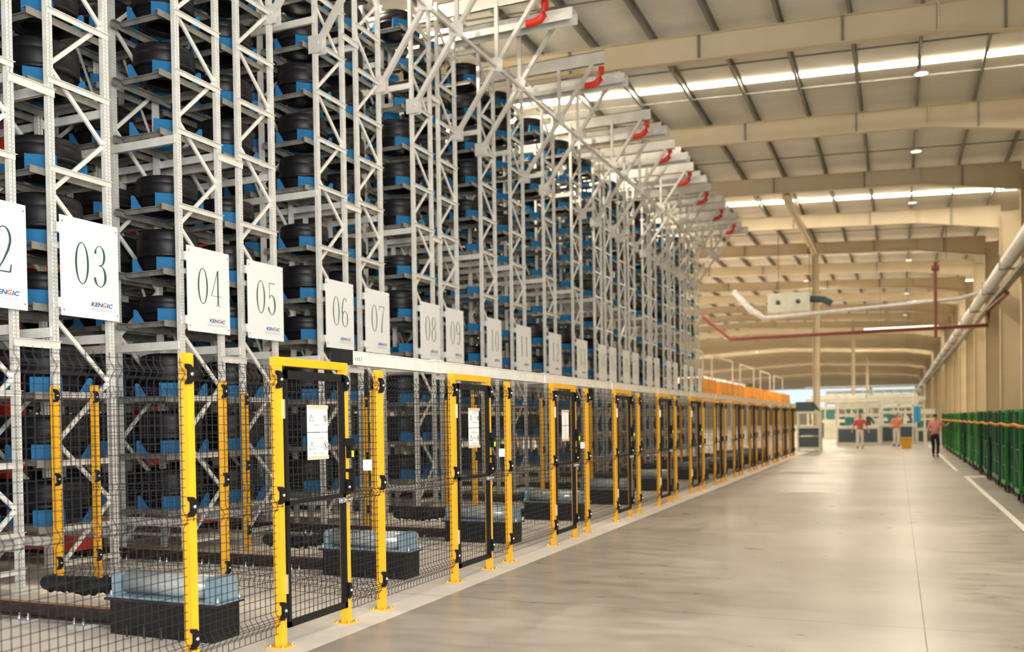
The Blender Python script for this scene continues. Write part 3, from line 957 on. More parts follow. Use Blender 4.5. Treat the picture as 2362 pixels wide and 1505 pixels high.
# mesh panels between posts
ys = [p[0] for p in posts]
gl = [round(a, 2) for a, b in gates]
for i in range(len(ys) - 1):
    if round(ys[i], 2) in gl: continue
    o = mesh_panel('mesh_panel', (XF + 0.0, ys[i] + 0.0), (XF + 0.0, ys[i + 1] - 0.0), 0.10, 2.03)
    kd, kn = posts[i][1], posts[i + 1][1]
    if kn[0] == 'L' and kd[0] == 'P': lab = 'black wire mesh panel in the fence just before the %s gate' % ORD[int(kn[1:]) + 1]
    elif kd[0] == 'R': lab = 'narrow black wire mesh panel directly beyond the %s gate' % ORD[int(kd[1:]) + 1]
    elif kd == 'front': lab = 'black wire mesh panel between the nearest post and the first gate'
    else: lab = 'black wire mesh panel at the left picture edge, nearest the camera' if ys[i] > 2.5 else 'black wire mesh panel in front of the picture'
    tag(o, lab, 'fence panel', 'wire mesh fence panels')
for k, (a, b) in enumerate(gates):
    if a > 42: break
    nm = ORD[k + 1]
    t = thing('safety_gate', 'black framed mesh gate under a yellow lintel, the %s gate from the camera' % nm, 'gate', (XF, a, 0))
    wd = b - a
    MB().box(-0.031, 0.031, -0.031, wd + 0.031, 2.034, 2.095).build('lintel', M['yellow'], t)
    l0, l1 = 0.045, wd - 0.035
    X0, X1 = -0.0, 0.04
    MB().box(X0, X1, l0, l0 + 0.035, 0.13, 2.0).box(X0, X1, l1 - 0.035, l1, 0.13, 2.0).box(X0, X1, l0, l1, 0.13, 0.175).box(X0, X1, l0, l1, 1.94, 2.0).box(X0, X1, l0, l1, 1.02, 1.05).build('leaf_frame', M['black_metal'], t)
    p = mesh_panel('leaf_mesh', (0.02, l0), (0.02, l1), 0.17, 1.96, t, folds=False)
    if k < 6:
        for z in (0.45, 1.72):
            MB().box(0.03, 0.042, 0.032, 0.046, z - 0.07, z + 0.07).build('hinge', M['chrome'], t)
        lk = MB().box(0.03, 0.080, wd - 0.06, wd + 0.035, 1.43, 1.49).box(0.03, 0.075, wd - 0.012, wd + 0.026, 1.33, 1.44)
        lk = lk.build('interlock', M['black'], t)
        MB().box(0.075, 0.084, wd + 0.002, wd + 0.020, 1.34, 1.39).build('indicator_lens', M['lime'], lk)
        MB().box(0.03, 0.06, wd - 0.02, wd + 0.045, 1.22, 1.245).box(0.035, 0.075, wd + 0.015, wd + 0.04, 1.07, 1.24).box(0.03, 0.06, wd - 0.06, wd + 0.045, 1.05, 1.075).build('pull_handle', M['black'], t)
        sb = MB()
        sb.poly([(0.06, wd - 0.16, 1.0), (0.06, wd + 0.02, 1.0)], 0.008, 8, True)
        for q in (-0.13, -0.07, -0.01): sb.box(0.04, 0.072, wd + q - 0.01, wd + q + 0.01, 0.98, 1.02)
        sb.poly([(0.065, wd - 0.07, 1.0), (0.08, wd - 0.07, 0.93)], 0.006, 6)
        sb.build('slide_bolt', M['chrome'], t)

# galvanised cable duct lying along the top of the fence
t = thing('cable_duct', 'long galvanised cable duct running above the fence in front of the signs', 'cable duct', (-4.24, 0, 0))
MB().box(-0.05, 0.05, 6.52, 42.4, 2.10, 2.205).box(-0.056, 0.056, 6.52, 42.4, 2.205, 2.215).build('trough', M['steel'], t)
MB().box(-0.05, 0.05, 6.34, 6.52, 2.10, 2.22).build('end_cap', M['black_metal'], t)
for k in range(12):
    y = 8.06 + k * 3.0
    MB().box(-0.06, 0.06, y - 0.05, y + 0.05, 2.095, 2.20).box(-0.062, 0.062, y - 0.09, y + 0.09, 2.215, 2.225).build('joint_clip', M['steel'], t)
sl = MB()
for k in range(4): sl.box(0.0503, 0.0515, 6.56 + 0.028 * k, 6.566 + 0.028 * k, 2.135, 2.165)
sl.build('slot', M['ink'], t)

# paper notices taped to the gates
def triangle(b, y, z, s, x):
    P = [(0, s), (-0.9 * s, -0.6 * s), (0.9 * s, -0.6 * s)]
    for i in range(3):
        p, q = P[i], P[(i + 1) % 3]
        b.bar((x, y + p[0], z + p[1]), (x, y + q[0], z + q[1]), 0.0006, 0.0035, up=(0, -(q[1] - p[1]), q[0] - p[0]))
    b.box(x - 0.0003, x + 0.0003, y - 0.0015, y + 0.0015, z - 0.1 * s, z + 0.5 * s).box(x - 0.0003, x + 0.0003, y - 0.0015, y + 0.0015, z - 0.35 * s, z - 0.25 * s)
def circle(b, y, z, r, x):
    n = 20
    for i in range(n):
        a0, a1 = 2 * PI * i / n, 2 * PI * (i + 1) / n
        vs = [(x, y + rr * math.cos(t_), z + rr * math.sin(t_)) for rr in (r - 0.0018, r + 0.0018) for t_ in (a0, a1)]
        b.add(vs, [(0, 2, 3, 1)])
    b.bar((x, y - r * .7, z + r * .7), (x, y + r * .7, z - r * .7), 0.0006, 0.003, up=(0, 1, 1))
    # walking figure
    b.box(x, x + 0.0005, y - 0.004, y + 0.004, z + 0.010, z + 0.018)
    b.bar((x, y, z + 0.010), (x, y - 0.002, z - 0.004), 0.0006, 0.004)
    b.bar((x, y - 0.002, z - 0.004), (x, y + 0.008, z - 0.018), 0.0006, 0.003)
    b.bar((x, y - 0.002, z - 0.004), (x, y - 0.009, z - 0.017), 0.0006, 0.003)
    b.bar((x, y - 0.009, z + 0.002), (x, y + 0.009, z + 0.004), 0.0006, 0.003)
NOTE = [(0, 5.69, 0.265, 'first'), (1, 8.47, 0.265, 'second'), (2, 11.30, 0.265, 'third')]
for k, y0, wd, nm in NOTE:
    for part, (z0, z1) in enumerate(((1.545, 1.755), (1.335, 1.545))):
        t = thing('paper_notice', '%s white warning notice with a triangle taped on the %s gate' % (('upper', 'lower')[part], nm), 'notice', (XF + 0.052, y0 + wd / 2, 0))
        # slightly curled sheet
        n = 8
        vs = []
        for i in range(n + 1):
            s = -wd / 2 + wd * i / n
            cx = 0.006 * math.sin(i / n * PI * (1.0 + 0.5 * k)) 
            for z in (z0 + 0.003, z1 - 0.003):
                vs.append((cx + 0.001, s, z))
        m_ = MB().add(vs, [(2 * i, 2 * i + 2, 2 * i + 3, 2 * i + 1) for i in range(n)], True)
        vs2 = [(v[0] - 0.0012, v[1], v[2]) for v in vs]
        m_.add(vs2, [(2 * i + 1, 2 * i + 3, 2 * i + 2, 2 * i) for i in range(n)], True)
        m_.build('sheet', M['paper'], t)
        tz = z1 - 0.018 if part == 0 else z0 + 0.018
        MB().box(0.0075, 0.0085, -wd / 2, wd / 2, tz - 0.014, tz + 0.014).build('tape', M['tape'], t)
        if k < 2:
            gfx = MB()
            zc = (z0 + z1) / 2
            triangle(gfx, -wd * 0.33, zc, 0.030 if part == 0 else 0.036, 0.009)
            circle(gfx, wd * 0.34, zc, 0.024 if part == 0 else 0.030, 0.009)
            gfx.build('warning_symbols', M['ink'], t)
            if part == 0:
                text('printed_line', '设备自动运行中', 0.026, M['grey_ink'], t, 0, zc + 0.052, 0.009)
                text('printed_line', '严禁进入', 0.026, M['grey_ink'], t, 0, zc, 0.009)
                text('printed_line', 'The equipment is running', 0.016, M['blue_ink'], t, 0, zc - 0.048, 0.009)
            else:
                text('printed_line', 'Thiết bị đang chạy tự', 0.021, M['faint_ink'], t, 0, zc + 0.060, 0.009)
                text('printed_line', 'độ đã cao', 0.021, M['faint_ink'], t, 0, zc, 0.009)
                text('printed_line', 'không có lỗi vào', 0.021, M['blue_ink'], t, 0, zc - 0.054, 0.009)
# little white switch boxes on the mesh just beyond the gates
for k, (y, nm) in enumerate(((6.55, 'first'), (9.36, 'second'), (12.2, 'third'))):
    t = thing('switch_box', 'small white switch box on the mesh beyond the %s gate' % nm, 'switch', (XF + 0.01, y, 1.26))
    MB().box(0, 0.05, -0.03, 0.03, -0.045, 0.045).build('housing', M['white'], t)
    MB().lathe([(0.0, 0.062), (0.013, 0.060), (0.015, 0.05)], (0, 0, 0), 14, 'x').build('button', M['steel'], t)

# divider fences running from the outer fence to the racks
DIV = [(6.76, [(-5.87, 6.88), (-7.72, 6.60)])]
for k in range(1, 8):
    y = G[k] + 1.40
    DIV.append((y, [(-5.87, y - 0.04), (-7.72, y - 0.14)]))
for k, (y, lst) in enumerate(DIV):
    prev = (XF - 0.03, y)
    for j, (x, yy) in enumerate(lst):
        lab = 'inner yellow post of the %s cross fence, %s' % (ORD[k + 1], ('halfway to the racks', 'beside the rack ends')[j])
        fence_post(x, yy, 2.02, lab, 'inner yellow fence posts', rz=-PI / 2 * 0 , detail=k < 2)
        o = mesh_panel('mesh_panel', prev, (x, yy), 0.10, 2.0)
        tag(o, 'black wire mesh panel of the %s cross fence, %s part' % (ORD[k + 1], ('outer', 'inner')[j]), 'fence panel', 'cross fence mesh panels')
        prev = (x, yy)
fence_post(-7.80, 7.16, 2.05, 'inner yellow post just in front of the rack behind sign 03', 'inner yellow fence posts')
fence_post(-6.1, 9.75 + 0.2, 2.0, 'inner yellow post doubled beside the second cross fence', 'inner yellow fence posts')

# ------------------------------------------------------------------ crane rails and end buffers
RY = [5.45 + 2.85 * k for k in range(11)]
RY[3] = 14.0; RY[4] = 16.85; RY[5] = 20.3; RY[6] = 24.3; RY[7] = 27.0; RY[8] = 29.9; RY[9] = 32.7; RY[10] = 35.6
for k, y in enumerate(RY):
    near = k < 4
    nm = ORD[k + 1]
    t = thing('crane_rail', 'dark steel crane rail on the floor, the %s from the camera' % nm, 'rail', (0, y, 0), group='crane floor rails')
    MB().box(-16, -5.68, -0.055, 0.055, 0.035, 0.05).box(-16, -5.68, -0.012, 0.012, 0.05, 0.13).box(-16, -5.68, -0.035, 0.035, 0.125, 0.155).build('rail_profile', M['rust'], t)
    MB().box(-16, -5.68, -0.03, 0.03, 0.155, 0.157).build('running_face', M['railtop'], t)
    for j in range(11 if near else 5):
        x = -6.05 - j * 0.62
        MB().box(x - 0.09, x + 0.09, -0.14, 0.14, 0.0, 0.03).build('sleeper_plate', M['concrete_block'], t)
        if near:
            bb = MB()
            for sx in (-0.05, 0.05):
                for sy in (-0.10, 0.10):
                    bb.lathe([(0.0, 0.085), (0.007, 0.083), (0.008, 0.06), (0.014, 0.058), (0.014, 0.03)], (x + sx, sy, 0), 6)
            bb.build('rail_clip', M['chrome'], t)
    # buffer
    t = thing('end_buffer', 'grey cylinder buffer on a black steel block at the end of the %s crane rail' % nm, 'buffer', (0, y, 0), group='crane end buffers')
    b = MB().box(-5.66, -4.66, -0.15, 0.15, 0.0, 0.265)
    b.build('block', M['black_metal'], t)
    MB().box(-5.70, -4.62, -0.17, 0.17, 0.265, 0.285).build('top_plate', M['rust'], t)
    MB().box(-5.70, -4.60, -0.15, 0.15, 0.285, 0.300).build('mounting_plate', M['cradle_grey'], t)
    for x0, x1 in ((-5.66, -5.61), (-4.74, -4.66)):
        eb = MB()
        eb.prism([(-0.13, 0.30), (0.13, 0.30), (0.13, 0.44), (0.09, 0.475), (-0.09, 0.475), (-0.13, 0.44)], x0, x1, 'x')
        eb.build('end_bracket', M['cradle_grey'], t, fix=True)
    MB().lathe([(0.0, -5.60), (0.092, -5.60), (0.092, -4.74), (0.0, -4.74)], (0, 0, 0.388), 24, 'x').build('cylinder', M['cylinder'], t)
    if near:
        bb = MB()
        for x in (-5.67, -4.63):
            for sy in (-0.12, 0.12):
                bb.lathe([(0.0, 0.335), (0.014, 0.333), (0.016, 0.30)], (x, sy, 0), 8)
        bb.build('fixing_bolt', M['chrome'], t)
        for q in range(5):
            x = -5.45 + q * 0.17
            MB().lathe([(0.0, 0.10), (0.008, 0.098), (0.009, 0.0)], (x, -0.19, 0), 8).build('anchor_bolt', M['rust'], t)
    bel = []
    nn_ = 34 if near else 12
    for i in range(nn_ + 1):
        x = -5.66 - 0.86 * i / nn_
        r = (0.062 if i % 2 else 0.080) * (0.9 + 0.12 * math.sin(i * 1.7))
        if i in (0, nn_): r = 0.03
        bel.append((x, -0.0 + 0.03 * math.sin(i * 0.35), 0.372 - 0.05 * math.sin(PI * i / nn_ * 0.8)))
        bel[-1] = (bel[-1], r)
    MB().poly([q[0] for q in bel], [q[1] for q in bel], 14, True).build('bellows', M['black'], t)

# ------------------------------------------------------------------ green trolleys on the right
def trolley_meshes():
    W, D, H = 1.05, 0.78, 1.70
    d = {}
    f = MB()
    for x in (0.03, W - 0.03):
        for y in (0.03, D - 0.03):
            f.cbox(x, y, (0.16 + H) / 2, 0.05, 0.05, H - 0.16)
    for y in (0.03, D - 0.03):
        f.box(0.03, W - 0.03, y - 0.02, y + 0.02, H - 0.05, H)
    for x in (0.03, W - 0.03):
        f.box(x - 0.02, x + 0.02, 0.03, D - 0.03, H - 0.05, H)
    d['frame'] = f
    b = MB().box(0.0, W, 0.0, 0.05, 0.16, 0.24).box(0.0, W, D - 0.05, D, 0.16, 0.24).box(0.0, 0.05, 0.0, D, 0.16, 0.24).box(W - 0.05, W, 0.0, D, 0.16, 0.24).box(0.45, 0.55, 0, D, 0.17, 0.22)
    d['base'] = b
    g = MB()
    for k in range(9):
        x = 0.1 + k * (W - 0.2) / 8
        for y in (0.03, D - 0.03): g.box(x - 0.008, x + 0.008, y - 0.006, y + 0.006, 0.22, H - 0.04)
    for k in range(6):
        y = 0.1 + k * (D - 0.2) / 5
        for x in (0.03, W - 0.03): g.box(x - 0.006, x + 0.006, y - 0.008, y + 0.008, 0.22, H - 0.04)
    for z in (0.55, 0.95, 1.35):
        for y in (0.03, D - 0.03): g.box(0.03, W - 0.03, y - 0.008, y + 0.008, z - 0.012, z + 0.012)
        for x in (0.03, W - 0.03): g.box(x - 0.008, x + 0.008, 0.03, D - 0.03, z - 0.012, z + 0.012)
    g.bar((0.025, 0.06, 0.25), (0.025, D - 0.06, 0.95), 0.02, 0.03)
    d['side_bars'] = g
    s = MB()
    for z in (0.62, 1.05): s.box(0.05, W - 0.05, 0.05, D - 0.05, z, z + 0.015)
    d['shelf'] = s
    return d
TD = trolley_meshes()
variants = []
for v, (mf, mg) in enumerate(((M['green_bright'], M['green']), (M['green'], M['green_dark']), (M['green_dark'], M['green_dark']))):
    variants.append({'frame': TD['frame'].mesh('frame', mf), 'base': TD['base'].mesh('base', mf), 'side_bars': TD['side_bars'].mesh('side_bars', mg), 'shelf': TD['shelf'].mesh('shelf', M['green_dark'])})
wh = MB().lathe([(0.0, -0.02), (0.055, -0.02), (0.062, -0.012), (0.062, 0.012), (0.055, 0.02), (0.0, 0.02)], (0, 0, 0.064), 16, 'x')
WH = wh.mesh('wheel', M['caster'])
FK = MB().box(-0.03, -0.024, -0.03, 0.03, 0.06, 0.16).box(0.024, 0.03, -0.03, 0.03, 0.06, 0.16).box(-0.03, 0.03, -0.03, 0.03, 0.15, 0.16).mesh('caster_fork', M['steel_dark'])
cy = 17.0
k = 0
while cy < 50:
    v = [0, 2, 1, 2, 2, 1, 0, 2, 1][k % 9]
    xo = 2.05 + 0.05 * math.sin(k * 2.3)
    t = thing('cage_trolley', 'green wheeled cage trolley in the long parked row, the %s from the near end' % (ORD[k + 1] if k + 1 < len(ORD) else 'last') if k < 8 else 'green cage trolley in the blurred far part of the parked row', 'trolley', (xo, cy, 0), 0.02 * math.sin(k * 1.3), 'green cage trolleys along the right wall')
    for nm, me in variants[v].items(): link(nm, me, t)
    for x in (0.07, 0.98):
        for y in (0.08, 0.70):
            f = link('caster_fork', FK, t, (x, y, 0)); link('wheel', WH, f)
    cy += 0.82 + 0.03 * math.sin(k * 1.7)
    k += 1
pts = [(2.02 + 0.012 * math.sin(i * 0.9), 17.0 + i * 0.41, 1.42 - 0.035 * abs(math.sin(i * 0.55)) - 0.0 * i) for i in range(82)]
tag(MB().poly([(1.985, p[1], p[2]) for p in pts], 0.03, 6).build('lashing_strap', M['strap']), 'orange strap tied along the front of the green trolleys', 'strap')
# dark tyres/loads on top
for k in range(12):
    y = 17.3 + k * 1.64
    o = MB().box(2.15, 3.0, y, y + 0.7, 1.07, 1.28 + 0.12 * (k % 3)).build('storage_crate', M['machine_dark'])
    tag(o, 'dark crate resting on the shelf inside a green trolley', 'crate', 'crates in the green trolleys')

# ------------------------------------------------------------------ pipes, ducts and machinery beyond
tag(MB().poly([(-9.0, 46, 6.77), (-7.63, 46, 5.55), (3.75, 46, 5.62), (3.75, 46, 6.3), (3.9, 40, 6.3)], 0.09, 10, True).build('fire_pipe', M['pipe_red']), 'dull red pipe crossing the hall below the roof, sloping up at its left end', 'pipe')
t = thing('fire_riser', 'thin red vertical pipe crossing the long red pipe', 'pipe', (1.59, 45.8, 0))
MB().poly([(0, 0, 5.15), (0, 0, 8.6)], 0.07, 10, True).build('pipe', M['pipe_red'], t)
MB().poly([(-0.16, 0, 8.3), (0.16, 0, 8.3)], 0.12, 10, True).build('valve', M['pipe_red'], t)
MB().poly([(0, 0, 8.55), (0.46, 0, 8.75), (0.46, 0, zr(2.05) + 0.05)], 0.012, 6, True).build('hanging_rod', M['purlin'], t)
t = thing('duct_unit', 'pale ventilation box with two round ports beside the free-standing column', 'ventilation unit', (-4.95, 47.3, 7.32))
MB().box(-1.0, 1.0, -0.4, 0.4, -0.46, 0.46).build('casing', M['machine'], t)
for x in (-0.5, 0.45):
    MB().lathe([(0.0, -0.43), (0.11, -0.43), (0.11, -0.40)], (x, 0, 0.0), 16, 'y').build('port', M['machine_dark'], t)
MB().poly([(1.0, 0.0, 0.12), (1.6, -0.1, 0.05), (2.0, -0.1, -0.18)], 0.17, 12, True).build('hose', M['machine_dark'], t)
for x in (-0.5, 0.98): MB().poly([(x, 0, 0.44), (x, 0, zr(x - 4.95) + 0.02 - 7.32)], 0.02, 6).build('hanging_rod', M['purlin'], t)
tag(MB().poly([(-7.55, 46.6, 7.98), (-6.7, 46.6, 7.0), (-6.08, 46.6, 6.56), (-5.0, 46.6, 6.6), (2.6, 46.6, 6.95), (3.6, 46.6, 7.2)], [0.15, 0.15, 0.13, 0.09, 0.09, 0.09], 10, True).build('air_duct', M['duct']), 'pale air duct bending down under the ventilation box', 'duct')
tag(MB().box(3.7, 3.94, 20, 225, 6.42, 6.46).box(3.69, 3.70, 20, 225, 6.42, 6.56).box(3.93, 3.94, 20, 225, 6.42, 6.56).build('cable_tray', M['purlin']), 'dark grey cable tray fixed to the wall columns below the round duct', 'cable tray')
tag(MB().poly([(3.55, 20, 6.95), (3.55, 225, 6.95)], 0.24, 12, True).build('air_duct', M['duct']), 'shiny round duct running along the right wall towards the far end', 'duct')
for k in range(12):
    y = 22 + k * 7.1 + 0.0
    tag(MB().box(3.28, 3.95, y - 0.03, y + 0.03, 6.65, 6.71).box(3.28, 3.31, y - 0.03, y + 0.03, 6.71, 7.2).build('duct_bracket', M['purlin']), 'small grey bracket carrying the round wall duct', 'bracket', 'duct brackets')
t = thing('tube_light', 'long thin glowing light tube under the red pipe', 'lamp', (0, 60, 0))
MB().box(-1.9, 2.2, 0.0, 0.12, 6.9, 7.0).build('tube', M['lamp_white'], t)
for x in (-0.95, 0.55): MB().box(x - 0.01, x + 0.01, 0.05, 0.07, 7.0, zr(x) + 0.05).build('hanging_rod', M['purlin'], t)

# grey cabinet right after the fence
t = thing('machine_cabinet', 'grey framed machine cabinet with dark screens at the end of the yellow fence', 'cabinet', (-3.9, 45.6, 0))
fr_ = MB()
for x in (-0.5, 0.5):
    for y in (-0.4, 0.4): fr_.cbox(x, y, 0.95, 0.09, 0.09, 1.9)
for z in (0.15, 1.15, 1.85):
    fr_.box(-0.5, 0.5, -0.44, -0.36, z - 0.05, z + 0.05).box(-0.5, 0.5, 0.36, 0.44, z - 0.05, z + 0.05)
fr_.build('frame', M['machine'], t)
MB().box(-0.46, 0.46, -0.36, 0.36, 0.2, 0.7).box(-0.46, 0.46, -0.36, 0.36, 0.75, 1.1).build('panel', M['machine_dark'], t)
MB().box(-0.6, 0.2, -0.4, 0.4, 1.9, 2.35).prism([(-0.6, 2.35), (0.2, 2.35), (0.5, 1.9)], -0.3, 0.3, 'y').build('hood', M['machine_dark'], t)

# orange guard modules behind the fence, past the last rack
for k, (a, b) in enumerate(((40.1, 43.3), (44.7, 51.6), (53.4, 59.6), (61.8, 67.5), (69.0, 75.2))):
    t = thing('guard_enclosure', 'orange guard enclosure on pale legs past the last rack, the %s of five' % ORD[k + 1], 'machine guard', (-8.4, a, 0))
    ln = b - a
    MB().box(-0.5, 0.5, 0, ln, 2.5, 3.42).build('panel', M['orange'], t)
    nn_ = max(2, int(ln / 1.4))
    fr_ = MB()
    for i in range(nn_ + 1):
        fr_.box(0.5, 0.53, ln * i / nn_ - 0.04, ln * i / nn_ + 0.04, 2.45, 3.46)
    fr_.box(0.5, 0.53, 0, ln, 2.93, 2.98).build('panel_frame', M['yellow'], t)
    for yy in (0.1, ln - 0.1):
        for x in (-0.45, 0.45): MB().cbox(x, yy, 1.25, 0.1, 0.1, 2.5).build('leg', M['beam_white'], t)
    gf = MB()
    for yy in (0.4, ln - 0.4): gf.cbox(0, yy, 4.1, 0.06, 0.06, 1.36)
    gf.box(-0.03, 0.03, 0.4, ln - 0.4, 4.7, 4.78).build('gantry', M['beam_white'], t)

# production machines in the distance
rs = random.Random(3)
def machine(x, y, wd, dp, h, label, cat='machine', dark=True):
    t = thing('production_machine', label, cat, (x, y, 0))
    MB().box(0, wd, 0, dp, 0.0, h * 0.45).build('base', M['machine'], t)
    up = MB()
    n = max(2, int(wd / 0.8))
    for i in range(n + 1): up.box(wd * i / n - 0.05, wd * i / n + 0.05, 0.05, 0.15, h * 0.45, h)
    up.box(-0.05, wd + 0.05, 0.0, dp * 0.6, h - 0.3, h).box(0, wd, 0.02, 0.12, h * 0.68, h * 0.74)
    up.build('gantry_frame', M['machine'], t)
    pn = MB()
    for i in range(n):
        if rs.random() < 0.75:
            pn.box(wd * i / n + 0.1, wd * (i + 1) / n - 0.1, -0.03, 0.0, 0.15, h * 0.38)
    if pn.v: pn.build('access_panel', M['machine_dark'], t)
    MB().box(wd * 0.2, wd * 0.42, 0.1, 0.4, h * 0.47, h * 0.66).build('control_screen', M['teal'], t)
    ar = MB()
    ar.poly([(wd * 0.6, 0.3, h * 0.45), (wd * 0.65, 0.3, h * 0.75), (wd * 0.82, 0.1, h * 0.62), (wd * 0.88, 0.1, h * 0.5)], 0.07, 8, True)
    ar.build('feed_arm', M['machine_dark'], t)
machine(-3.3, 56, 2.3, 2, 2.4, 'cream production machine just right of the grey cabinet')
machine(-0.95, 58, 1.9, 2, 2.6, 'cream machine frame behind the person in red')
machine(0.95, 57, 0.9, 1.2, 2.0, 'low cream machine behind the yellow bin')
machine(-5.8, 70, 3.6, 3, 3.2, 'wide pale machine further back beside the free-standing column')
machine(-1.9, 74, 3.2, 3, 3.3, 'wide pale machine in the middle of the far hall')
machine(-6.5, 95, 8.5, 3, 4.2, 'long pale equipment line under the distant windows')
t = thing('work_platform', 'long pale overhead walkway crossing the far end of the hall', 'platform', (-7.5, 84, 0))
MB().box(0, 9.6, 0, 0.6, 2.9, 3.25).build('deck', M['machine'], t)
for x in (0.1, 3.2, 6.4, 9.4): MB().box(x, x + 0.15, 0.2, 0.35, 0, 2.9).build('leg', M['machine'], t)
rl = MB().box(0, 9.6, 0.0, 0.05, 4.2, 4.26)
for i in range(13): rl.box(i * 0.79, i * 0.79 + 0.04, 0.0, 0.05, 3.25, 4.2)
rl.build('railing', M['duct'], t)
# yellow bin, blue sheet
t = thing('waste_bin', 'yellow bin on the floor beside the person in the blue cap', 'bin', (0.36, 49.4, 0))
MB().prism([(-0.2, 0.0), (0.2, 0.0), (0.26, 0.5), (-0.26, 0.5)], -0.2, 0.2, 'y').build('body', M['yellow'], t)
MB().box(-0.28, 0.28, -0.23, 0.23, 0.5, 0.55).build('lid', M['yellow'], t)
t = thing('hanging_sheet', 'bright blue sheet hanging from a pale post before the right wall', 'sheet', (0.95, 55, 0))
b = MB()
n = 10
vs = [(-0.17 + 0.36 * i / n, 0.05 * math.sin(i * 1.4), z) for i in range(n + 1) for z in (1.25, 2.15)] 
b.add(vs, [(2 * i, 2 * i + 2, 2 * i + 3, 2 * i + 1) for i in range(n)], True)
b.add([(v[0], v[1] + 0.01, v[2]) for v in vs], [(2 * i + 1, 2 * i + 3, 2 * i + 2, 2 * i) for i in range(n)], True)
b.build('sheet', M['sky_blue'], t)
MB().box(-0.24, -0.18, 0.0, 0.06, 0, 2.9).box(-0.24, 0.25, 0.0, 0.06, 2.14, 2.2).build('post', M['duct'], t)

# ------------------------------------------------------------------ people
def skin_mesh(name, verts, edges, radii, m, parent, sub=2, loc=(0, 0, 0)):
    me = bpy.data.meshes.new(name)
    me.from_pydata([Vector(v) for v in verts], edges, [])
    o = bpy.data.objects.new(name, me)
    COL.objects.link(o)
    sk = o.modifiers.new('skin', 'SKIN')
    sk.use_smooth_shade = True
    for i, r in enumerate(radii):
        sv = me.skin_vertices[0].data[i]
        sv.radius = r if isinstance(r, tuple) else (r, r)
        sv.use_root = (i == 0)
    ss = o.modifiers.new('sub', 'SUBSURF')
    ss.levels = sub; ss.render_levels = sub
    dg = bpy.context.evaluated_depsgraph_get(); dg.update()
    me2 = bpy.data.meshes.new_from_object(o.evaluated_get(dg))
    bpy.data.objects.remove(o)
    me2.name = name
    me2.materials.clear(); me2.materials.append(m)
    for p in me2.polygons: p.use_smooth = True
    return link(name, me2, parent, loc)

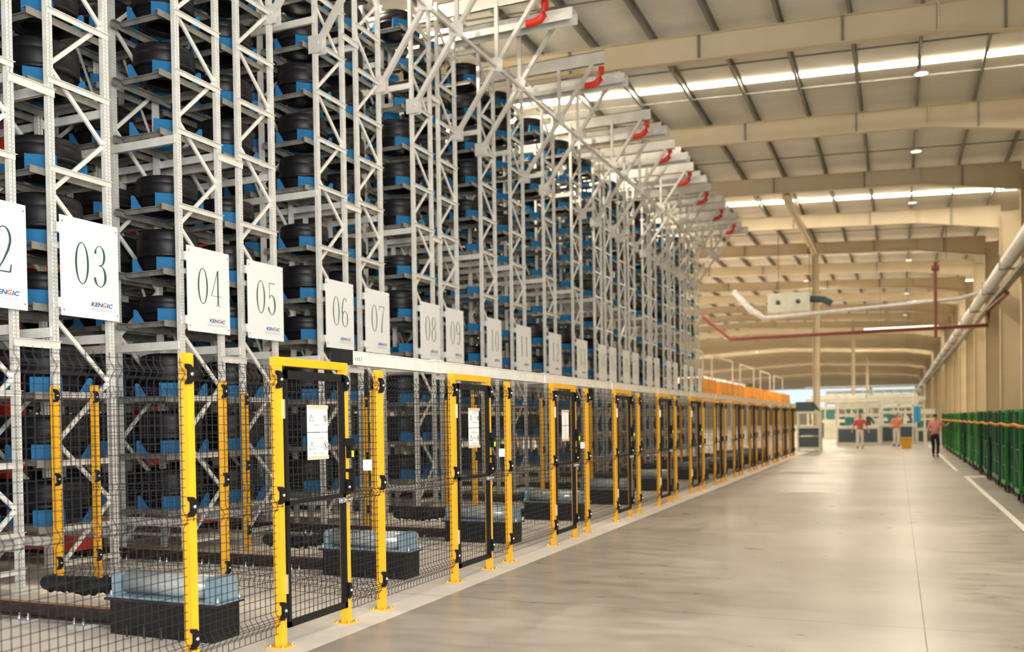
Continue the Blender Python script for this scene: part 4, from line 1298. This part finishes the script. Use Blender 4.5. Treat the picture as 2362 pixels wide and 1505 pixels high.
def person(x, y, rz, label, shirt, trouser, hat, arms, legs, scale=1.0, lean=0.0):
    # local frame: the figure faces -Y
    t = thing('person', label, 'person', (x, y, 0), rz)
    t.scale = (scale,) * 3
    J = {'pelvis': (0, 0, 0.93), 'waist': (0, -0.01 - lean * .3, 1.08), 'chest': (0, -0.01 - lean * .7, 1.28), 'neck': (0, -lean, 1.44), 'headb': (0, -0.01 - lean, 1.52), 'head': (0, -0.015 - lean, 1.60), 'crown': (0, -0.005 - lean, 1.67)}
    V = []; E = []; R = []
    idx = {}
    def jn(nm, p, r, par=None):
        idx[nm] = len(V); V.append(p); R.append(r)
        if par: E.append((idx[par], idx[nm]))
    jn('pelvis', J['pelvis'], (0.145, 0.10)); jn('waist', J['waist'], (0.125, 0.09), 'pelvis'); jn('chest', J['chest'], (0.15, 0.105), 'waist')
    jn('neck', J['neck'], (0.055, 0.055), 'chest'); jn('headb', J['headb'], (0.065, 0.075), 'neck'); jn('head', J['head'], (0.075, 0.092), 'headb'); jn('crown', J['crown'], (0.06, 0.075), 'head')
    for s, (el, wr) in zip((-1, 1), arms):
        q = 'l' if s < 0 else 'r'
        jn(q + 'sh', (s * 0.18, -0.01 - lean * .8, 1.37), 0.055, 'chest'); jn(q + 'el', el, 0.042, q + 'sh'); jn(q + 'wr', wr, 0.030, q + 'el')
        d = (Vector(wr) - Vector(el)).normalized()
        palm = Vector(wr) + d * 0.07
        jn(q + 'palm', tuple(palm), (0.034, 0.02), q + 'wr')
        side = d.cross(Vector((0, 1, 0.3))).normalized()
        for fi, (off, ln) in enumerate(((-0.03, 0.07), (-0.01, 0.08), (0.01, 0.075), (0.03, 0.06))):
            b0 = palm + side * off + d * 0.025
            jn(q + 'f%d' % fi, tuple(b0), 0.009, q + 'palm'); jn(q + 'g%d' % fi, tuple(b0 + d * ln * 0.6 + Vector((0, -0.015, -0.01))), 0.008, q + 'f%d' % fi); jn(q + 'h%d' % fi, tuple(b0 + d * ln + Vector((0, -0.03, -0.02))), 0.007, q + 'g%d' % fi)
        jn(q + 't', tuple(Vector(wr) + d * 0.03 + side * -0.035), 0.010, q + 'wr'); jn(q + 'u', tuple(Vector(wr) + d * 0.065 + side * -0.06), 0.008, q + 't')
    for s, (kn, an) in zip((-1, 1), legs):
        q = 'l' if s < 0 else 'r'
        jn(q + 'hip', (s * 0.09, 0, 0.86), (0.085, 0.085), 'pelvis'); jn(q + 'kn', kn, 0.056, q + 'hip'); jn(q + 'an', an, 0.040, q + 'kn')
        jn(q + 'toe', (an[0], an[1] - 0.15, 0.035), (0.04, 0.025), q + 'an')
    skin_mesh('body', V, E, R, M['skin'], t, 1)
    # shirt
    V2 = [(0, 0, 0.88), J['waist'], J['chest'], (0, -0.01 - lean * .9, 1.40)]; E2 = [(0, 1), (1, 2), (2, 3)]; R2 = [(0.165, 0.12), (0.15, 0.115), (0.172, 0.128), (0.085, 0.08)]
    for s, (el, wr) in zip((-1, 1), arms):
        a = len(V2)
        V2 += [(s * 0.18, -0.01 - lean * .8, 1.37), tuple(Vector(el)), tuple(Vector(el).lerp(Vector(wr), 0.15))]
        E2 += [(2, a), (a, a + 1), (a + 1, a + 2)]; R2 += [0.075, 0.060, 0.056]
    skin_mesh('shirt', V2, E2, R2, shirt, t, 2)
    V3 = [(0, 0, 0.96), (0, 0, 0.90)]; E3 = [(0, 1)]; R3 = [(0.15, 0.112), (0.155, 0.115)]
    for s, (kn, an) in zip((-1, 1), legs):
        a = len(V3)
        V3 += [(s * 0.09, 0, 0.82), kn, (an[0], an[1], an[2] + 0.02)]
        E3 += [(1, a), (a, a + 1), (a + 1, a + 2)]; R3 += [0.098, 0.072, 0.058]
    skin_mesh('trousers', V3, E3, R3, trouser, t, 2)
    for s, (kn, an) in zip((-1, 1), legs):
        skin_mesh('shoe', [(an[0], an[1] + 0.03, 0.05), (an[0], an[1] - 0.07, 0.045), (an[0], an[1] - 0.17, 0.035)], [(0, 1), (1, 2)], [(0.05, 0.048), (0.052, 0.042), (0.045, 0.03)], M['trouser'], t, 2)
    hx, hy, hz = J['head']
    skin_mesh('hair', [(hx, hy + 0.035, hz - 0.03), (hx, hy + 0.03, hz + 0.04), (hx, hy, hz + 0.085)], [(0, 1), (1, 2)], [(0.075, 0.06), (0.088, 0.085), (0.075, 0.08)], hat, t, 2)
    fc = MB()
    for s in (-1, 1): fc.cbox(hx + s * 0.03, hy - 0.088, hz + 0.0, 0.022, 0.012, 0.010)
    fc.cbox(hx, hy - 0.088, hz - 0.062, 0.045, 0.012, 0.008)
    fc.build('eyes_and_mouth', M['hair'], t)
    MB().prism([(hy - 0.085, hz + 0.01), (hy - 0.115, hz - 0.03), (hy - 0.085, hz - 0.035)], hx - 0.012, hx + 0.012, 'x').build('nose', M['skin'], t)
    for s in (-1, 1): MB().cbox(hx + s * 0.082, hy + 0.005, hz - 0.005, 0.016, 0.035, 0.055).build('ear', M['skin'], t)
    return t
# walking along the trolleys, seen from behind and the side, one hand on a trolley
person(1.30, 38.95, PI * 0.93, 'person in a pink top and black trousers leaning to the green trolleys', M['pink'], M['trouser'], M['hair'],
       [((-0.34, -0.22, 1.22), (-0.40, -0.44, 1.30)), ((0.24, 0.02, 1.12), (0.22, -0.12, 0.92))], [((-0.10, -0.08, 0.50), (-0.10, 0.04, 0.08)), ((0.09, -0.16, 0.50), (0.09, -0.20, 0.08))], 0.98, 0.08)
person(-1.80, 49.8, 0.1, 'distant person in a red top and white trousers standing by the machines', M['cloth_red'], M['cloth_white'], M['hair'],
       [((-0.30, -0.02, 1.12), (-0.36, -0.12, 0.92)), ((0.30, -0.02, 1.12), (0.36, -0.12, 0.94))], [((-0.10, -0.02, 0.48), (-0.11, 0.0, 0.08)), ((0.10, -0.02, 0.48), (0.11, 0.0, 0.08))], 1.03)
person(-0.08, 52.6, -0.3, 'distant person in a blue cap and orange top behind the yellow bin', M['cloth_orange'], M['cloth_white'], M['cap_blue'],
       [((-0.26, -0.05, 1.12), (-0.2, -0.22, 1.02)), ((0.26, -0.05, 1.12), (0.2, -0.22, 1.02))], [((-0.10, -0.02, 0.48), (-0.11, 0.0, 0.08)), ((0.10, -0.02, 0.48), (0.11, 0.0, 0.08))], 1.05)
